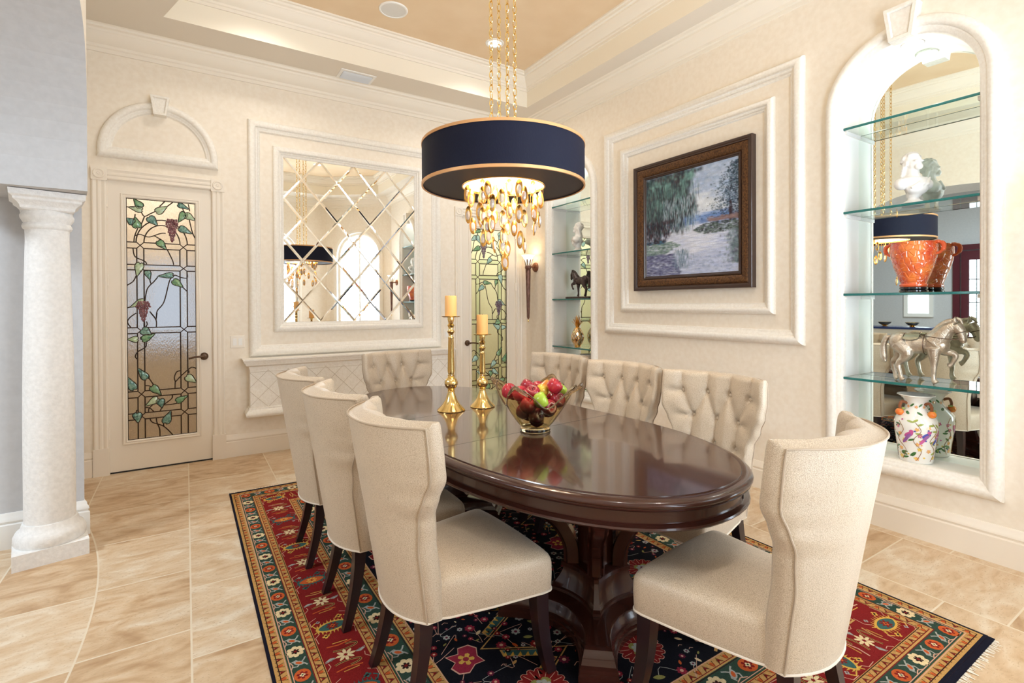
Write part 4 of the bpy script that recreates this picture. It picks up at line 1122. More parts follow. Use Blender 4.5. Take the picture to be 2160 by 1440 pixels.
# painting
py0, py1, pz0, pz1 = 2.250, 3.458, 1.522, 2.688
pic = thing('framed_painting', 'landscape painting of willows and a pale river in a dark gilt frame', 'painting', (W, (py0 + py1) / 2, pz0), kind='thing')
mb = MB(); frame2d(mb, rect(py0, py1, pz0, pz1), [(0, 0), (0, .052), (.004, .056), (.020, .056), (.026, .050), (.034, .048), (.038, .040)], right3)
M['frame_dark'] = simple('dark_frame', (.045, .022, .016), .3, coat=.3)
M['frame_gold'] = simple('mottled_gilt', (.055, .024, .010), .45, .4, var=((80, 80, 80), (.155, .070, .025), 5), bump=(90, .4))
build('frame', mb, M['frame_dark'], pic, wc=True, angle=30)
mb = MB(); frame2d(mb, rect(py0 + .036, py1 - .036, pz0 + .036, pz1 - .036), [(0, .040), (.006, .046), (.018, .048), (.048, .040), (.066, .028), (.070, .022)], right3)
build('gilt_panel', mb, M['frame_gold'], pic, wc=True, angle=40)
mb = MB(); frame2d(mb, rect(py0 + .105, py1 - .105, pz0 + .105, pz1 - .105), [(0, .020), (.002, .032), (.012, .034), (.018, .026), (.024, .026), (.030, .016)], right3)
build('inner_lip', mb, M['frame_dark'], pic, wc=True, angle=40)
ca0, ca1, cz0, cz1 = py0 + .132, py1 - .132, pz0 + .132, pz1 - .132
NA, NBp = 330, 310
rs = np.random.RandomState(5)
X_, Y_ = np.meshgrid(np.linspace(0, 1, NA + 1), np.linspace(0, 1, NBp + 1))    # x right as seen, y down
img = np.zeros((NBp + 1, NA + 1, 3))
def over(mask, col): img[:] = img * (1 - mask[..., None]) + np.array(col) * mask[..., None]
def sm(a, b, v): t = np.clip((v - a) / (b - a), 0, 1); return t * t * (3 - 2 * t)
over(np.ones_like(X_), (.46, .52, .66)); over(sm(.25, .5, Y_) * sm(.62, .5, Y_) * .8, (.74, .74, .80)); over(sm(.44, .50, Y_) * sm(.60, .54, Y_), (.22, .31, .56))
over(sm(.54, .60, Y_), (.60, .62, .74))
def strokes(n, fx, fy, lx, ly, cols, op=.8, j=.04):
    for _ in range(n):
        x, y = fx(), fy()
        x = x(y) if callable(x) else x
        w, h = lx * rs.uniform(.5, 1.4), ly * rs.uniform(.5, 1.4); c = np.array(cols[rs.randint(len(cols))]) * rs.uniform(.8, 1.2)
        i0, i1 = max(0, int((y - 2 * h) * NBp)), min(NBp + 1, int((y + 2 * h) * NBp) + 2); j0, j1 = max(0, int((x - 2 * w) * NA)), min(NA + 1, int((x + 2 * w) * NA) + 2)
        if i1 <= i0 or j1 <= j0: continue
        sx, sy = X_[i0:i1, j0:j1], Y_[i0:i1, j0:j1]; m = np.exp(-(((sx - x) / w) ** 2 + ((sy - y) / h) ** 2) * 1.3) * op
        img[i0:i1, j0:j1] = img[i0:i1, j0:j1] * (1 - m[..., None]) + c * m[..., None]
U_ = rs.uniform
DK = [(.045, .06, .075), (.07, .06, .075), (.09, .075, .075), (.06, .085, .085)]; TL = [(.10, .19, .19), (.17, .29, .26), (.25, .40, .36), (.12, .17, .18)]
SKY = [(.40, .50, .68), (.56, .64, .78), (.68, .73, .82), (.50, .56, .72)]
strokes(700, lambda: U_(.45, 1.0), lambda: U_(0, .46), .030, .014, SKY, .5)
strokes(160, lambda: rs.normal(.66, .08), lambda: rs.normal(.36, .06), .035, .018, [(.86, .86, .86), (.80, .82, .88)], .55)
strokes(160, lambda: U_(.42, .92), lambda: rs.normal(.475, .016), .040, .008, [(.20, .32, .62), (.28, .40, .68), (.16, .24, .48)], .6)
# water
strokes(900, lambda: U_(.10, 1.0), lambda: U_(.53, 1.0), .045, .006, [(.62, .66, .82), (.50, .54, .74), (.74, .76, .86), (.40, .44, .66)], .5)
strokes(500, lambda: rs.normal(.52, .17), lambda: U_(.54, .80), .040, .006, [(.84, .82, .88), (.78, .78, .88), (.88, .86, .90)], .55)
# willow: dark mass, then hanging strands
wy = lambda: rs.beta(1.1, 1.5) * .60
strokes(900, lambda: (lambda y: U_(-.02, rs.normal(.57 - .10 * math.sin(9 * y) ** 2, .025) - .35 * max(0, y - .42))), wy, .020, .030, DK, .8)
strokes(420, lambda: (lambda y: U_(-.02, rs.normal(.56 - .10 * math.sin(9 * y) ** 2, .03) - .3 * max(0, y - .40))), lambda: U_(0, .42), .012, .018, TL + [(.14, .09, .09)], .55)
for (bx_, by_) in ((.25, .12), (.30, .20), (.45, .12), (.12, .10), (.52, .07), (.18, .30), (.40, .22)):
    strokes(26, lambda: rs.normal(bx_, .035), lambda: rs.normal(by_, .03), .014, .020, [(.22, .38, .34), (.30, .48, .43), (.16, .28, .26)], .55)
strokes(1500, lambda: (lambda y: U_(.0, rs.normal(.57, .035) - .30 * max(0, y - .45))), lambda: U_(.12, .58), .0032, .030, DK + DK + TL, .6)
strokes(420, lambda: U_(.20, .60), lambda: U_(.26, .58), .0026, .022, [(.50, .60, .68), (.66, .72, .78), (.34, .46, .52)], .65)
strokes(260, lambda: (lambda y: U_(-.02, .34 - .9 * max(0, y - .55))), lambda: U_(.46, .66), .010, .018, [(.05, .04, .055), (.08, .05, .06), (.11, .07, .075), (.05, .07, .08)], .75)
# tree on the right
tr_ = lambda: (lambda y: 1.02 - abs(rs.normal(0, .03 + .24 * max(y - .02, 0) ** .8)))
strokes(1300, tr_, lambda: U_(.03, .50), .0085, .0055, [(.04, .06, .09), (.07, .11, .15), (.06, .05, .07), (.12, .18, .24), (.05, .08, .08)], .8)
strokes(220, tr_, lambda: U_(.06, .48), .006, .004, [(.40, .48, .62), (.26, .36, .40)], .5)
strokes(60, lambda: rs.normal(.925, .008), lambda: U_(.38, .54), .006, .02, [(.07, .05, .06)], .7)
# far bank
strokes(220, lambda: U_(.72, 1.02), lambda: rs.normal(.515, .012), .025, .005, [(.30, .19, .17), (.38, .26, .24), (.22, .14, .14)], .6)
strokes(420, lambda: (lambda y: U_(.56 + max(0, .02 - abs(y - .585)) * -1 + abs(y - .59) * 2.2, 1.02)), lambda: U_(.54, .635), .014, .007, [(.06, .07, .07), (.10, .13, .11), (.05, .04, .05), (.15, .20, .17), (.20, .25, .22)], .75)
strokes(420, lambda: 1.03 - abs(rs.normal(0, .07)), lambda: U_(.63, .92), .012, .012, [(.12, .19, .19), (.20, .28, .27), (.13, .12, .17), (.28, .34, .36)], .55)
# near bank and dark water
strokes(420, lambda: (lambda y: U_(-.03, .42 - abs(y - .71) * 2.6)), lambda: U_(.665, .80), .020, .006, [(.19, .27, .23), (.30, .40, .33), (.11, .15, .14), (.24, .33, .30)], .7)
strokes(90, lambda: U_(-.02, .24), lambda: rs.normal(.665, .008), .020, .006, [(.05, .05, .06), (.08, .22, .34), (.10, .07, .08)], .7)
strokes(700, lambda: (lambda y: U_(-.02, .34 + .5 * (y - .82))), lambda: U_(.79, 1.0), .022, .006, [(.12, .12, .22), (.20, .19, .34), (.08, .07, .13), (.26, .27, .44), (.15, .16, .24)], .65)
strokes(300, lambda: rs.normal(.43, .045), lambda: U_(.76, .93), .004, .018, [(.10, .15, .20), (.20, .28, .34), (.34, .42, .52)], .55)
strokes(160, lambda: U_(.50, .95), lambda: U_(.84, 1), .02, .008, [(.30, .34, .50), (.60, .64, .80), (.42, .46, .62)], .5)
img *= rs.uniform(.86, 1.12, img.shape[:2])[..., None]; img = np.clip((img - .02) * np.array([.86, .93, 1.0]), 0, 1)
cv = MB(); cv.grid(lambda u, v: right3(ca1 - (ca1 - ca0) * u, cz1 - (cz1 - cz0) * v, .019), NA, NBp)
cvo = build('canvas', cv, simple('oil_paint', (.5, .5, .5), .6, spec=.2, bump=(500, .15)), pic, wc=True, recalc=False)
att = cvo.data.color_attributes.new('paint', 'FLOAT_COLOR', 'POINT')
att.data.foreach_set('color', np.concatenate([np.clip(img, 0, 1).reshape(-1, 3), np.ones((img.shape[0] * img.shape[1], 1))], 1).ravel())
nt = cvo.data.materials[0].node_tree; an = nt.nodes.new('ShaderNodeVertexColor'); an.layer_name = 'paint'
nt.links.new(an.outputs['Color'], nt.nodes['Principled BSDF'].inputs['Base Color'])

# switch plates
def switch(x, z, n, label):
    w_ = .038 + .040 * n / 2 + .0
    t = thing('light_switch', label, 'switch', (x, D, z), kind='thing')
    mb = MB(); frame2d(mb, rect(x - .026 * n - .008, x + .026 * n + .008, z - .058, z + .058), [(0, 0), (.002, .005), (.006, .007), (.008, .007)], back3)
    mb.poly([back3(x - .026 * n, z - .05, .007), back3(x + .026 * n, z - .05, .007), back3(x + .026 * n, z + .05, .007), back3(x - .026 * n, z + .05, .007)]); build('plate', mb, M['plate'], t, wc=True)
    for k in range(n):
        cx_ = x + (k - (n - 1) / 2) * .046; b = MB().box(cx_ - .015, cx_ + .015, D - .012, D - .006, z - .032, z + .032); build('rocker', b, M['white'], t, wc=True, smooth=False)
switch(.402, 1.063, 2, 'double ivory light switch on the wall between the left door and the mirror')
switch(2.535, 1.063, 1, 'single ivory light switch beside the far stained glass door')

# ceiling fittings
for k, (x, y) in enumerate(DOWNLIGHTS):
    lab = ['recessed ceiling downlight seen beyond the chandelier chains', 'recessed ceiling downlight above the left part of the mirror wall', 'recessed ceiling downlight over the right bay window side', 'recessed ceiling downlight near the archway end of the ceiling'][k]
    t = thing('ceiling_light', lab, 'light', (x, y, CEIL), kind='thing')
    build('trim_ring', MB().lathe([(.062, .012), (.066, -.006), (.074, -.009), (.090, -.007), (.094, 0)], n=32, cap0=False, cap1=False), M['white'], t)
    build('bulb', MB().lathe([(.001, .0015 - .004), (.063, .0015 - .004)], n=32, cap0=False, cap1=False), M['lamp'], t)
t = thing('ceiling_speaker', 'round white in-ceiling speaker grille at the top of the tray ceiling', 'speaker', (1.575, 4.385, CEIL), kind='thing')
build('rim', MB().lathe([(.108, -.004), (.112, -.010), (.124, -.008), (.128, 0)], n=40, cap0=False, cap1=False), M['white'], t)
build('grille', MB().lathe([(.001, -.006), (.110, -.006)], n=40, cap0=False, cap1=False), simple('speaker_grille', (.74, .73, .70), .6, bump=(500, .5)), t)
t = thing('air_vent', 'white louvred air vent in the ceiling border above the mirror', 'vent', (1.445, 5.10, SOFFIT), kind='thing')
fr_ = MB(); frame2d(fr_, rect(1.275, 1.620, 5.00, 5.215), [(0, 0), (.002, -.006), (.028, -.008), (.030, -.002), (.030, .0)], lambda s, t_, h: (s, t_, SOFFIT + h)); build('frame', fr_, M['white'], t, wc=True, angle=30)
b = MB().box(1.305, 1.59, 5.03, 5.185, SOFFIT - .003, SOFFIT - .001); build('duct_shadow_box', b, simple('duct_shade_grey', (.20, .22, .25), .6), t, wc=True, smooth=False)  # dark sheet behind the slats, duct shade put into its colour
for k in range(6):
    y = 5.042 + k * .0255; s = MB(); s.add([(1.305, y, SOFFIT - .003), (1.59, y, SOFFIT - .003), (1.59, y + .020, SOFFIT - .016), (1.305, y + .020, SOFFIT - .016), (1.305, y + .0015, SOFFIT - .003), (1.59, y + .0015, SOFFIT - .003), (1.59, y + .0215, SOFFIT - .016), (1.305, y + .0215, SOFFIT - .016)], [(0, 1, 2, 3), (4, 5, 6, 7), (2, 3, 7, 6)]); build('slat', s, M['steel'], t, wc=True, smooth=False)
# ================================================================== CHANDELIER
ch = thing('chandelier', 'chandelier with a navy drum shade and gold crystal drops hanging over the table', 'chandelier', (CH.x, CH.y, 2.05), kind='thing')
Z0, Z1, RS = 2.052, 2.278, .450
def chb(name, mb, m, par=ch, **k): return build(name, mb, m, par, wc=True, **k)
def shift(mb, c=(CH.x, CH.y, 0)):
    mb.v = [(x + c[0], y + c[1], z + c[2]) for x, y, z in mb.v]; return mb
sd = chb('drum_shade', shift(MB().lathe([(RS, Z0), (RS, Z1), (RS - .004, Z1), (RS - .004, Z0)], n=96, cap0=False, cap1=False)), M['shade'], angle=30)
chb('shade_trim', shift(MB().lathe([(RS - .006, Z1 - .001), (RS - .006, Z1 + .003), (RS + .003, Z1 + .003), (RS + .003, Z1 - .012), (RS, Z1 - .012)], n=96, cap0=False, cap1=False)), M['copper'], angle=30)
chb('shade_trim', shift(MB().lathe([(RS - .006, Z0 + .001), (RS - .006, Z0 - .003), (RS + .003, Z0 - .003), (RS + .003, Z0 + .012), (RS, Z0 + .012)], n=96, cap0=False, cap1=False)), M['copper'], angle=30)
HR = .232
chb('bottom_panel', shift(MB().lathe([(RS - .004, Z0 + .006), (HR, Z0 + .006), (HR, Z0 + .010), (RS - .004, Z0 + .010)], n=96, cap0=False, cap1=False)), simple('shade_underside', (.030, .022, .024), .6), angle=30)
chb('crystal_ring', shift(MB().lathe([(HR + .001, Z0 + .002), (HR - .006, Z0 + .002), (HR - .006, Z0 + .014), (HR + .001, Z0 + .014)], n=72, cap0=False, cap1=False)), M['gold'], angle=30)
chb('diffuser', shift(MB().lathe([(HR + .01, Z0 + .012), (HR + .012, Z1 - .03)], n=72, cap0=False, cap1=False)), M['lamp_warm'], angle=30)
fr = MB()
for k in range(4):
    a = k * PI / 2 - .22
    fr.tube([(CH.x + .07 * math.cos(a), CH.y + .07 * math.sin(a), Z1 - .012), (CH.x + (RS - .005) * math.cos(a), CH.y + (RS - .005) * math.sin(a), Z1 - .012)], .004, 6)
fr.tube([(CH.x + .07 * math.cos(t), CH.y + .07 * math.sin(t), Z1 - .012) for t in [2 * PI * i / 24 for i in range(24)]], .004, 6, closed=True)
fr.tube([(CH.x + (HR + .012) * math.cos(t), CH.y + (HR + .012) * math.sin(t), Z1 - .026) for t in [2 * PI * i / 36 for i in range(36)]], .003, 6, closed=True)
chb('frame', fr, M['gold'])
for k in range(4):
    a = k * PI / 2 - .22; lk = MB(); z = Z1 - .03; i = 0
    while z < CEIL - .072:
        c0 = Vector((CH.x + .07 * math.cos(a), CH.y + .07 * math.sin(a), z)); b = a + (PI / 2 if i % 2 else 0) + .7; d = Vector((math.cos(b), math.sin(b), 0))
        lk.tube([tuple(c0 + d * .0105 * math.cos(t) + Vector((0, 0, .0235 * math.sin(t)))) for t in [2 * PI * q / 12 for q in range(12)]], .0028, 5, closed=True)
        z += .0385; i += 1
    chb('chain', lk, M['brass'])
md = MB(); md.lathe([(.001, -.030), (.05, -.034), (.06, -.024), (.11, -.022), (.19, -.030), (.235, -.024), (.245, -.030), (.262, -.026), (.275, -.012), (.285, 0)], (0, 0, 0), 72, 0, lambda a, z: 1 + .02 * math.cos(24 * a), True, False)
for ring_, nn, rr in ((.085, 8, .022), (.15, 12, .026), (.205, 18, .018), (.255, 40, .010)):
    for i in range(nn):
        t = 2 * PI * i / nn; md.ell((ring_ * math.cos(t), ring_ * math.sin(t), -.028), (rr, rr * .55, .012), Matrix.Rotation(t, 3, 'Z'), 10, 6)
md.v = [(x * 1.65 + CH.x, y * 1.65 + CH.y, z * 1.3 + CEIL) for x, y, z in md.v]
o = build('ceiling_medallion', md, M['gold_paint'], angle=40)
tag(o, 'carved antique gold medallion on the ceiling where the chandelier chains hang', 'medallion', kind='thing')
# crystal drops: (lateral offset, height below the rim, back or front of the ring)
dropm = MB(); dropm.loft([[(.0205 * k * math.cos(t) , h, .046 * k * math.sin(t) - (.004 if math.sin(t) < 0 else 0)) for t in [2 * PI * i / 20 for i in range(20)]] for k, h in ((.05, .002), (.72, .004), (.97, .0015), (1.0, -.001), (.95, -.003), (.05, -.003))], True, True, True)
dropm.tube([(0, 0, .044), (0, 0, .072)], .0008, 5)
stone = MB(); stone.loft([[(.0140 * k * math.cos(t), h * 1.15, .027 * k * math.sin(t) - .006) for t in [2 * PI * i / 12 for i in range(12)]] for k, h in ((.02, .011), (.55, .0105), (.9, .006), (1.0, .002), (.9, -.006), (.5, -.011), (.02, -.011))], True, True, True)
PX = [(320, 340, 1), (375, 420, 1), (470, 420, 0), (510, 240, 0), (565, 360, 1), (635, 280, 1), (715, 330, 0), (830, 400, 1), (875, 300, 0), (935, 240, 0), (1075, 260, 1), (1150, 360, 1), (1190, 430, 0), (1305, 270, 0), (1400, 440, 1), (1340, 470, 0), (330, 660, 1), (365, 830, 0), (465, 740, 0), (515, 610, 1), (565, 680, 1), (635, 640, 1), (640, 450, 0), (700, 480, 1), (700, 680, 0), (840, 730, 1), (880, 480, 0), (935, 600, 1), (1010, 530, 0), (1075, 650, 1), (1150, 720, 1), (1300, 640, 1), (1395, 740, 0), (1325, 860, 0), (620, 830, 1), (690, 800, 1), (900, 850, 0), (1010, 870, 0), (1090, 1040, 1), (1170, 1130, 0), (570, 1010, 1), (640, 980, 1), (690, 1120, 0), (855, 1000, 1), (900, 1180, 0), (870, 1380, 1), (840, 1130, 1)]
d0 = None
for i, (px_, py_, fr_) in enumerate(PX):
    u, v = 940 + px_ / 7.2, 360 + py_ / 7.2
    lat = (u - 1058) / 376; rad = .20 if abs(lat) < .19 else abs(lat) + .01
    if i % 3 == 0 and abs(lat) < .10: rad = .12
    dep = math.sqrt(max(rad ** 2 - lat ** 2, 0)) * (-1 if fr_ else 1)
    p = Vector((CH.x, CH.y, 0)) + Vector((.8413, -.5406, 0)) * lat + Vector((.5406, .8413, 0)) * dep
    D_ = 2.843 + dep; z = 1.4 + (648 - v) / 1070.4 * D_ - .006 * D_
    if d0 is None:
        d0 = build('crystal_drop', dropm, M['gold'], ch, angle=50); s0 = build('crystal', stone, M['crystal'], d0, angle=10); dd = d0
    else:
        dd = d0.copy(); COL.objects.link(dd); dd.parent = ch; s_ = s0.copy(); COL.objects.link(s_); s_.parent = dd
    dd.location = (p.x - CH.x, p.y - CH.y, z - 2.05)
    edge_on = i in (18, 32, 33, 39, 42, 2)
    dd.rotation_euler = (R.uniform(-.08, .08), R.uniform(-.05, .05), -.571 + (1.25 if edge_on else R.uniform(-.7, .7)))
for i in range(30):
    t = 2 * PI * i / 30; rr = HR - .012 if i % 2 else .13; ln = R.uniform(.05, .16)
    chb('hanging_wire', MB().tube([(CH.x + rr * math.cos(t), CH.y + rr * math.sin(t), Z0 + .02), (CH.x + rr * math.cos(t), CH.y + rr * math.sin(t), Z0 - ln)], .0009, 4), M['gold'])

# ================================================================== SCONCES
def sconce(y, label, first=None):
    t = thing('wall_sconce', label, 'sconce', (W, y, 1.86), kind='thing')
    ax = Matrix.Rotation(-PI / 2, 3, 'Y'); rust = M['rust']; x = W - .115
    build('wall_plate', MB().lathe([(.001, .030), (.03, .026), (.050, .020), (.058, .010), (.060, 0)], (W, y, 1.86), 28, ax=ax, cap1=False), rust, t, wc=True)
    a = MB().tube([(W - .02, y, 1.862), (x, y, 1.862)], .011, 10); a.lathe([(.001, .050), (.012, .046), (.014, .036), (.010, .028)], (W, y, 1.86), 12, ax=ax, cap1=False); build('arm', a, rust, t, wc=True)
    b = MB().lathe([(.006, 1.215), (.010, 1.225), (.014, 1.232), (.016, 1.25), (.022, 1.50), (.030, 1.80), (.032, 1.835), (.038, 1.84), (.040, 1.855), (.036, 1.87), (.030, 1.88)], (x, y, 0), 40, 0, lambda an, z: 1 + (.07 * math.cos(10 * an) if z < 1.83 else 0))
    build('torch', b, M['rust_dark'], t, wc=True, angle=60)
    build('finial', MB().lathe([(.001, 1.178), (.006, 1.185), (.009, 1.198), (.005, 1.212), (.007, 1.217)], (x, y, 0), 16), M['brass'], t, wc=True)
    for k in range(8):
        an = 2 * PI * k / 8; d = Vector((math.cos(an), math.sin(an), 0)); s = Vector((-d.y, d.x, 0)); lf = MB(); lo = []
        for (r_, z, w_) in ((.030, 1.862, .010), (.036, 1.89, .014), (.045, 1.92, .013), (.056, 1.945, .008), (.066, 1.955, .002)):
            c = Vector((x, y, z)) + d * r_; lo.append([tuple(c - s * w_), tuple(c + d * .005), tuple(c + s * w_), tuple(c - d * .003)])
        lf.loft(lo, True, True, True); build('leaf', lf, M['rust_silver'], t, wc=True)
    cup = MB().lathe([(.026, 1.875), (.036, 1.90), (.044, 1.93), (.052, 1.96), (.064, 1.985), (.080, 2.0), (.078, 2.003), (.060, 1.988), (.048, 1.962), (.040, 1.93), (.030, 1.90)], (x, y, 0), 36)
    build('glass_cup', cup, M['cup'], t, wc=True)
    lamp('sconce_lamp', 'POINT', (x, y, 1.975), P_SCONCE, (1.0, .70, .42), .018)
M['rust'] = simple('rusted_bronze', (.32, .14, .075), .45, .6, var=(60, (.20, .09, .05), 4))
M['rust_dark'] = simple('dark_torch_bronze', (.13, .065, .05), .4, .6, var=((60, 60, 20), (.24, .13, .10), 4))
M['rust_silver'] = simple('silvered_bronze', (.42, .34, .28), .4, .7)
M['cup'] = simple('glowing_cup_glass', (1, .9, .75), .3, emit=(1.0, .80, .52), es=2.2)
sconce(5.148, 'torch wall sconce with a lit glass cup in the far right corner')
sconce(.617, 'torch wall sconce on the right wall beyond the red urn niche')

# ================================================================== NICHE SHELVES
SHZ = (2.55, 2.0, 1.462, .912)
NAMES = ('topmost', 'second from the top', 'third from the top', 'lowest')
CARRY = (('above the bust over the red urn', 'carrying the white bust', 'carrying the red urn', 'carrying the silver horse'),
         ('above the far white bust', 'carrying the far white bust', 'carrying the dark horse', 'carrying the gold pineapple'))
for ni, (a, b) in enumerate(NICHES):
    for si, z in enumerate(SHZ):
        t = thing('glass_shelf', 'glass shelf, %s in its niche, %s' % (NAMES[si], CARRY[ni][si]), 'shelf', (W, (a + b) / 2, z), group='glass shelves in the wall niches')
        x0, x1 = W - .004, W + ND - .004; y0, y1 = a + .002, b - .002
        g = MB()
        g.box(x0 + .004, x1, y0, y1, z - .016, z, 0)
        g.add([(x0 + .004, y0, z - .016), (x0 + .004, y1, z - .016), (x0, y1, z - .012), (x0, y0, z - .012), (x0, y1, z - .003), (x0, y0, z - .003), (x0 + .004, y1, z), (x0 + .004, y0, z)], [(0, 1, 2, 3), (3, 2, 4, 5), (5, 4, 6, 7)], 1)
        build('glass_pane', g, [M['shelf_glass'], M['glass_edge']], t, wc=True, smooth=False)
        for yy in (a + .008, b - .008):
            s = MB().box(W + .012, W + ND - .002, yy - .007, yy + .007, z - .038, z - .0165); build('support_rail', s, M['white'], t, wc=True, smooth=False)

def baked(mb, name, m, parent, voxel, smooth_it=6, loc=(0, 0, 0), rot=0.0, scale=1.0):
    """fuse overlapping pieces into one continuous surface"""
    o = build(name, mb, m, None); md = o.modifiers.new('r', 'REMESH'); md.mode = 'VOXEL'; md.voxel_size = voxel; md.use_smooth_shade = True
    s = o.modifiers.new('s', 'SMOOTH'); s.factor = .5; s.iterations = smooth_it
    dg = bpy.context.evaluated_depsgraph_get(); me = bpy.data.meshes.new_from_object(o.evaluated_get(dg)); old = o.data
    for md in list(o.modifiers): o.modifiers.remove(md)
    o.data = me; bpy.data.meshes.remove(old); me.polygons.foreach_set('use_smooth', [True] * len(me.polygons))
    me.name = name; o.parent = parent; o.location = loc; o.rotation_euler = (0, 0, rot); o.scale = (scale,) * 3
    return o
# ------------------------------------------------------------------ busts
M['plaster'] = simple('white_plaster', (.88, .87, .84), .45, bump=(60, .15))
def bust(loc, yaw, hgt, label, curls=True):
    t = thing('bust_statue', label, 'statue', loc, yaw)
    b = MB()
    b.ell((0, 0, .232), (.043, .036, .050)); b.ell((-.012, 0, .245), (.046, .044, .044)); b.ell((.036, 0, .205), (.016, .022, .020)); b.ell((.040, 0, .222), (.008, .006, .014))
    b.ell((.036, .016, .236), (.010, .012, .006)); b.ell((.036, -.016, .236), (.010, .012, .006)); b.ell((-.004, .042, .225), (.010, .006, .015)); b.ell((-.004, -.042, .225), (.010, .006, .015))
    b.tube([(-.008, 0, .21), (-.004, 0, .17), (0, 0, .13)], [.030, .031, .045], 14)
    b.ell((.006, 0, .115), (.048, .085, .045)); b.ell((.0, .070, .112), (.036, .038, .034)); b.ell((.0, -.070, .112), (.036, .038, .034)); b.ell((.022, 0, .085), (.040, .060, .040)); b.tube([(.01, 0, .09), (.0, 0, .04)], [.050, .030], 14)
    for (y0, y1) in ((-.06, .02), (-.03, .05), (0, .07)): b.tube([(.052, y0, .080), (.058, (y0 + y1) / 2, .105), (.03, y1, .145)], [.007, .008, .006], 8)
    rr = random.Random(3)
    if curls:
        for k in range(70):
            th = rr.uniform(0, 2 * PI); ph = rr.uniform(-.1, 1.5); d = Vector((math.cos(th) * math.cos(ph), math.sin(th) * math.cos(ph), math.sin(ph)))
            if d.x > .62 and d.z < .55: continue
            p = Vector((-.012, 0, .245)) + Vector((d.x * .044, d.y * .043, d.z * .043)); b.ell(p, (.011, .011, .010), None, 8, 6)
        for s in (-1, 1):
            for k in range(6): b.ell((-.015 - .004 * k, s * .040, .225 - .016 * k), (.011, .012, .012), None, 8, 6)
    k = hgt / .29
    baked(b, 'bust', M['plaster'], t, .0035, 2, (0, 0, .0), 0, k)
    build('socle', MB().lathe([(.052 * k, 0), (.054 * k, .008 * k), (.046 * k, .014 * k), (.030 * k, .022 * k), (.026 * k, .034 * k), (.032 * k, .046 * k), (.034 * k, .055 * k)], n=32), M['plaster'], t)
bust((W + .085, 1.285, 2.0005), -PI / 2 - .5, .315, 'white plaster bust of a long haired head above the red urn')
bust((W + .085, 4.44, 2.0005), PI / 2 + .6, .32, 'white plaster bust in the far niche above the dark horse')
# ------------------------------------------------------------------ red urn
M['urn'] = simple('red_orange_glaze', (.62, .07, .025), .14, spec=.8, coat=.7, var=(14, (.86, .22, .04), 4), bump=((30, 30, 34), 1.0, 'cells', .02))
M['urn_plain'] = simple('orange_glaze', (.75, .12, .035), .14, coat=.7)
M['black_gloss'] = simple('black_gloss', (.01, .01, .012), .12, coat=.6)
t = thing('carved_urn', 'carved glossy red urn with two handles on a black foot', 'urn', (W + .085, 1.284, SHZ[2] + .0005))
up = [(.064, .040), (.066, .046), (.064, .052), (.066, .060), (.080, .098), (.098, .150), (.112, .205), (.118, .250), (.118, .280), (.112, .298), (.115, .304), (.108, .306), (.104, .298), (.100, .250), (.08, .15), (.05, .07)]
build('body', MB().lathe(up, n=56), M['urn'], t, angle=60)
build('foot_ring', MB().lathe([(.066, .034), (.070, .040), (.070, .047), (.066, .052)], n=48, rib=lambda a, z: 1 + .015 * math.cos(36 * a)), M['urn_plain'], t)
build('foot', MB().lathe([(.066, 0), (.072, .004), (.072, .012), (.064, .016), (.070, .022), (.070, .030), (.062, .036)], n=48), M['black_gloss'], t)
for s in (-1, 1):
    hm = MB().tube(catmull([(0, s * .100, .286), (0, s * .125, .298), (0, s * .146, .284), (0, s * .146, .255), (0, s * .130, .236), (0, s * .106, .228)], 4), [.009] * 6 + [.012] * 8 + [.008] * 7, 10)
    hm.ell((0, s * .118, .300), (.016, .018, .011), None, 10, 8); build('handle', hm, M['urn_plain'], t)
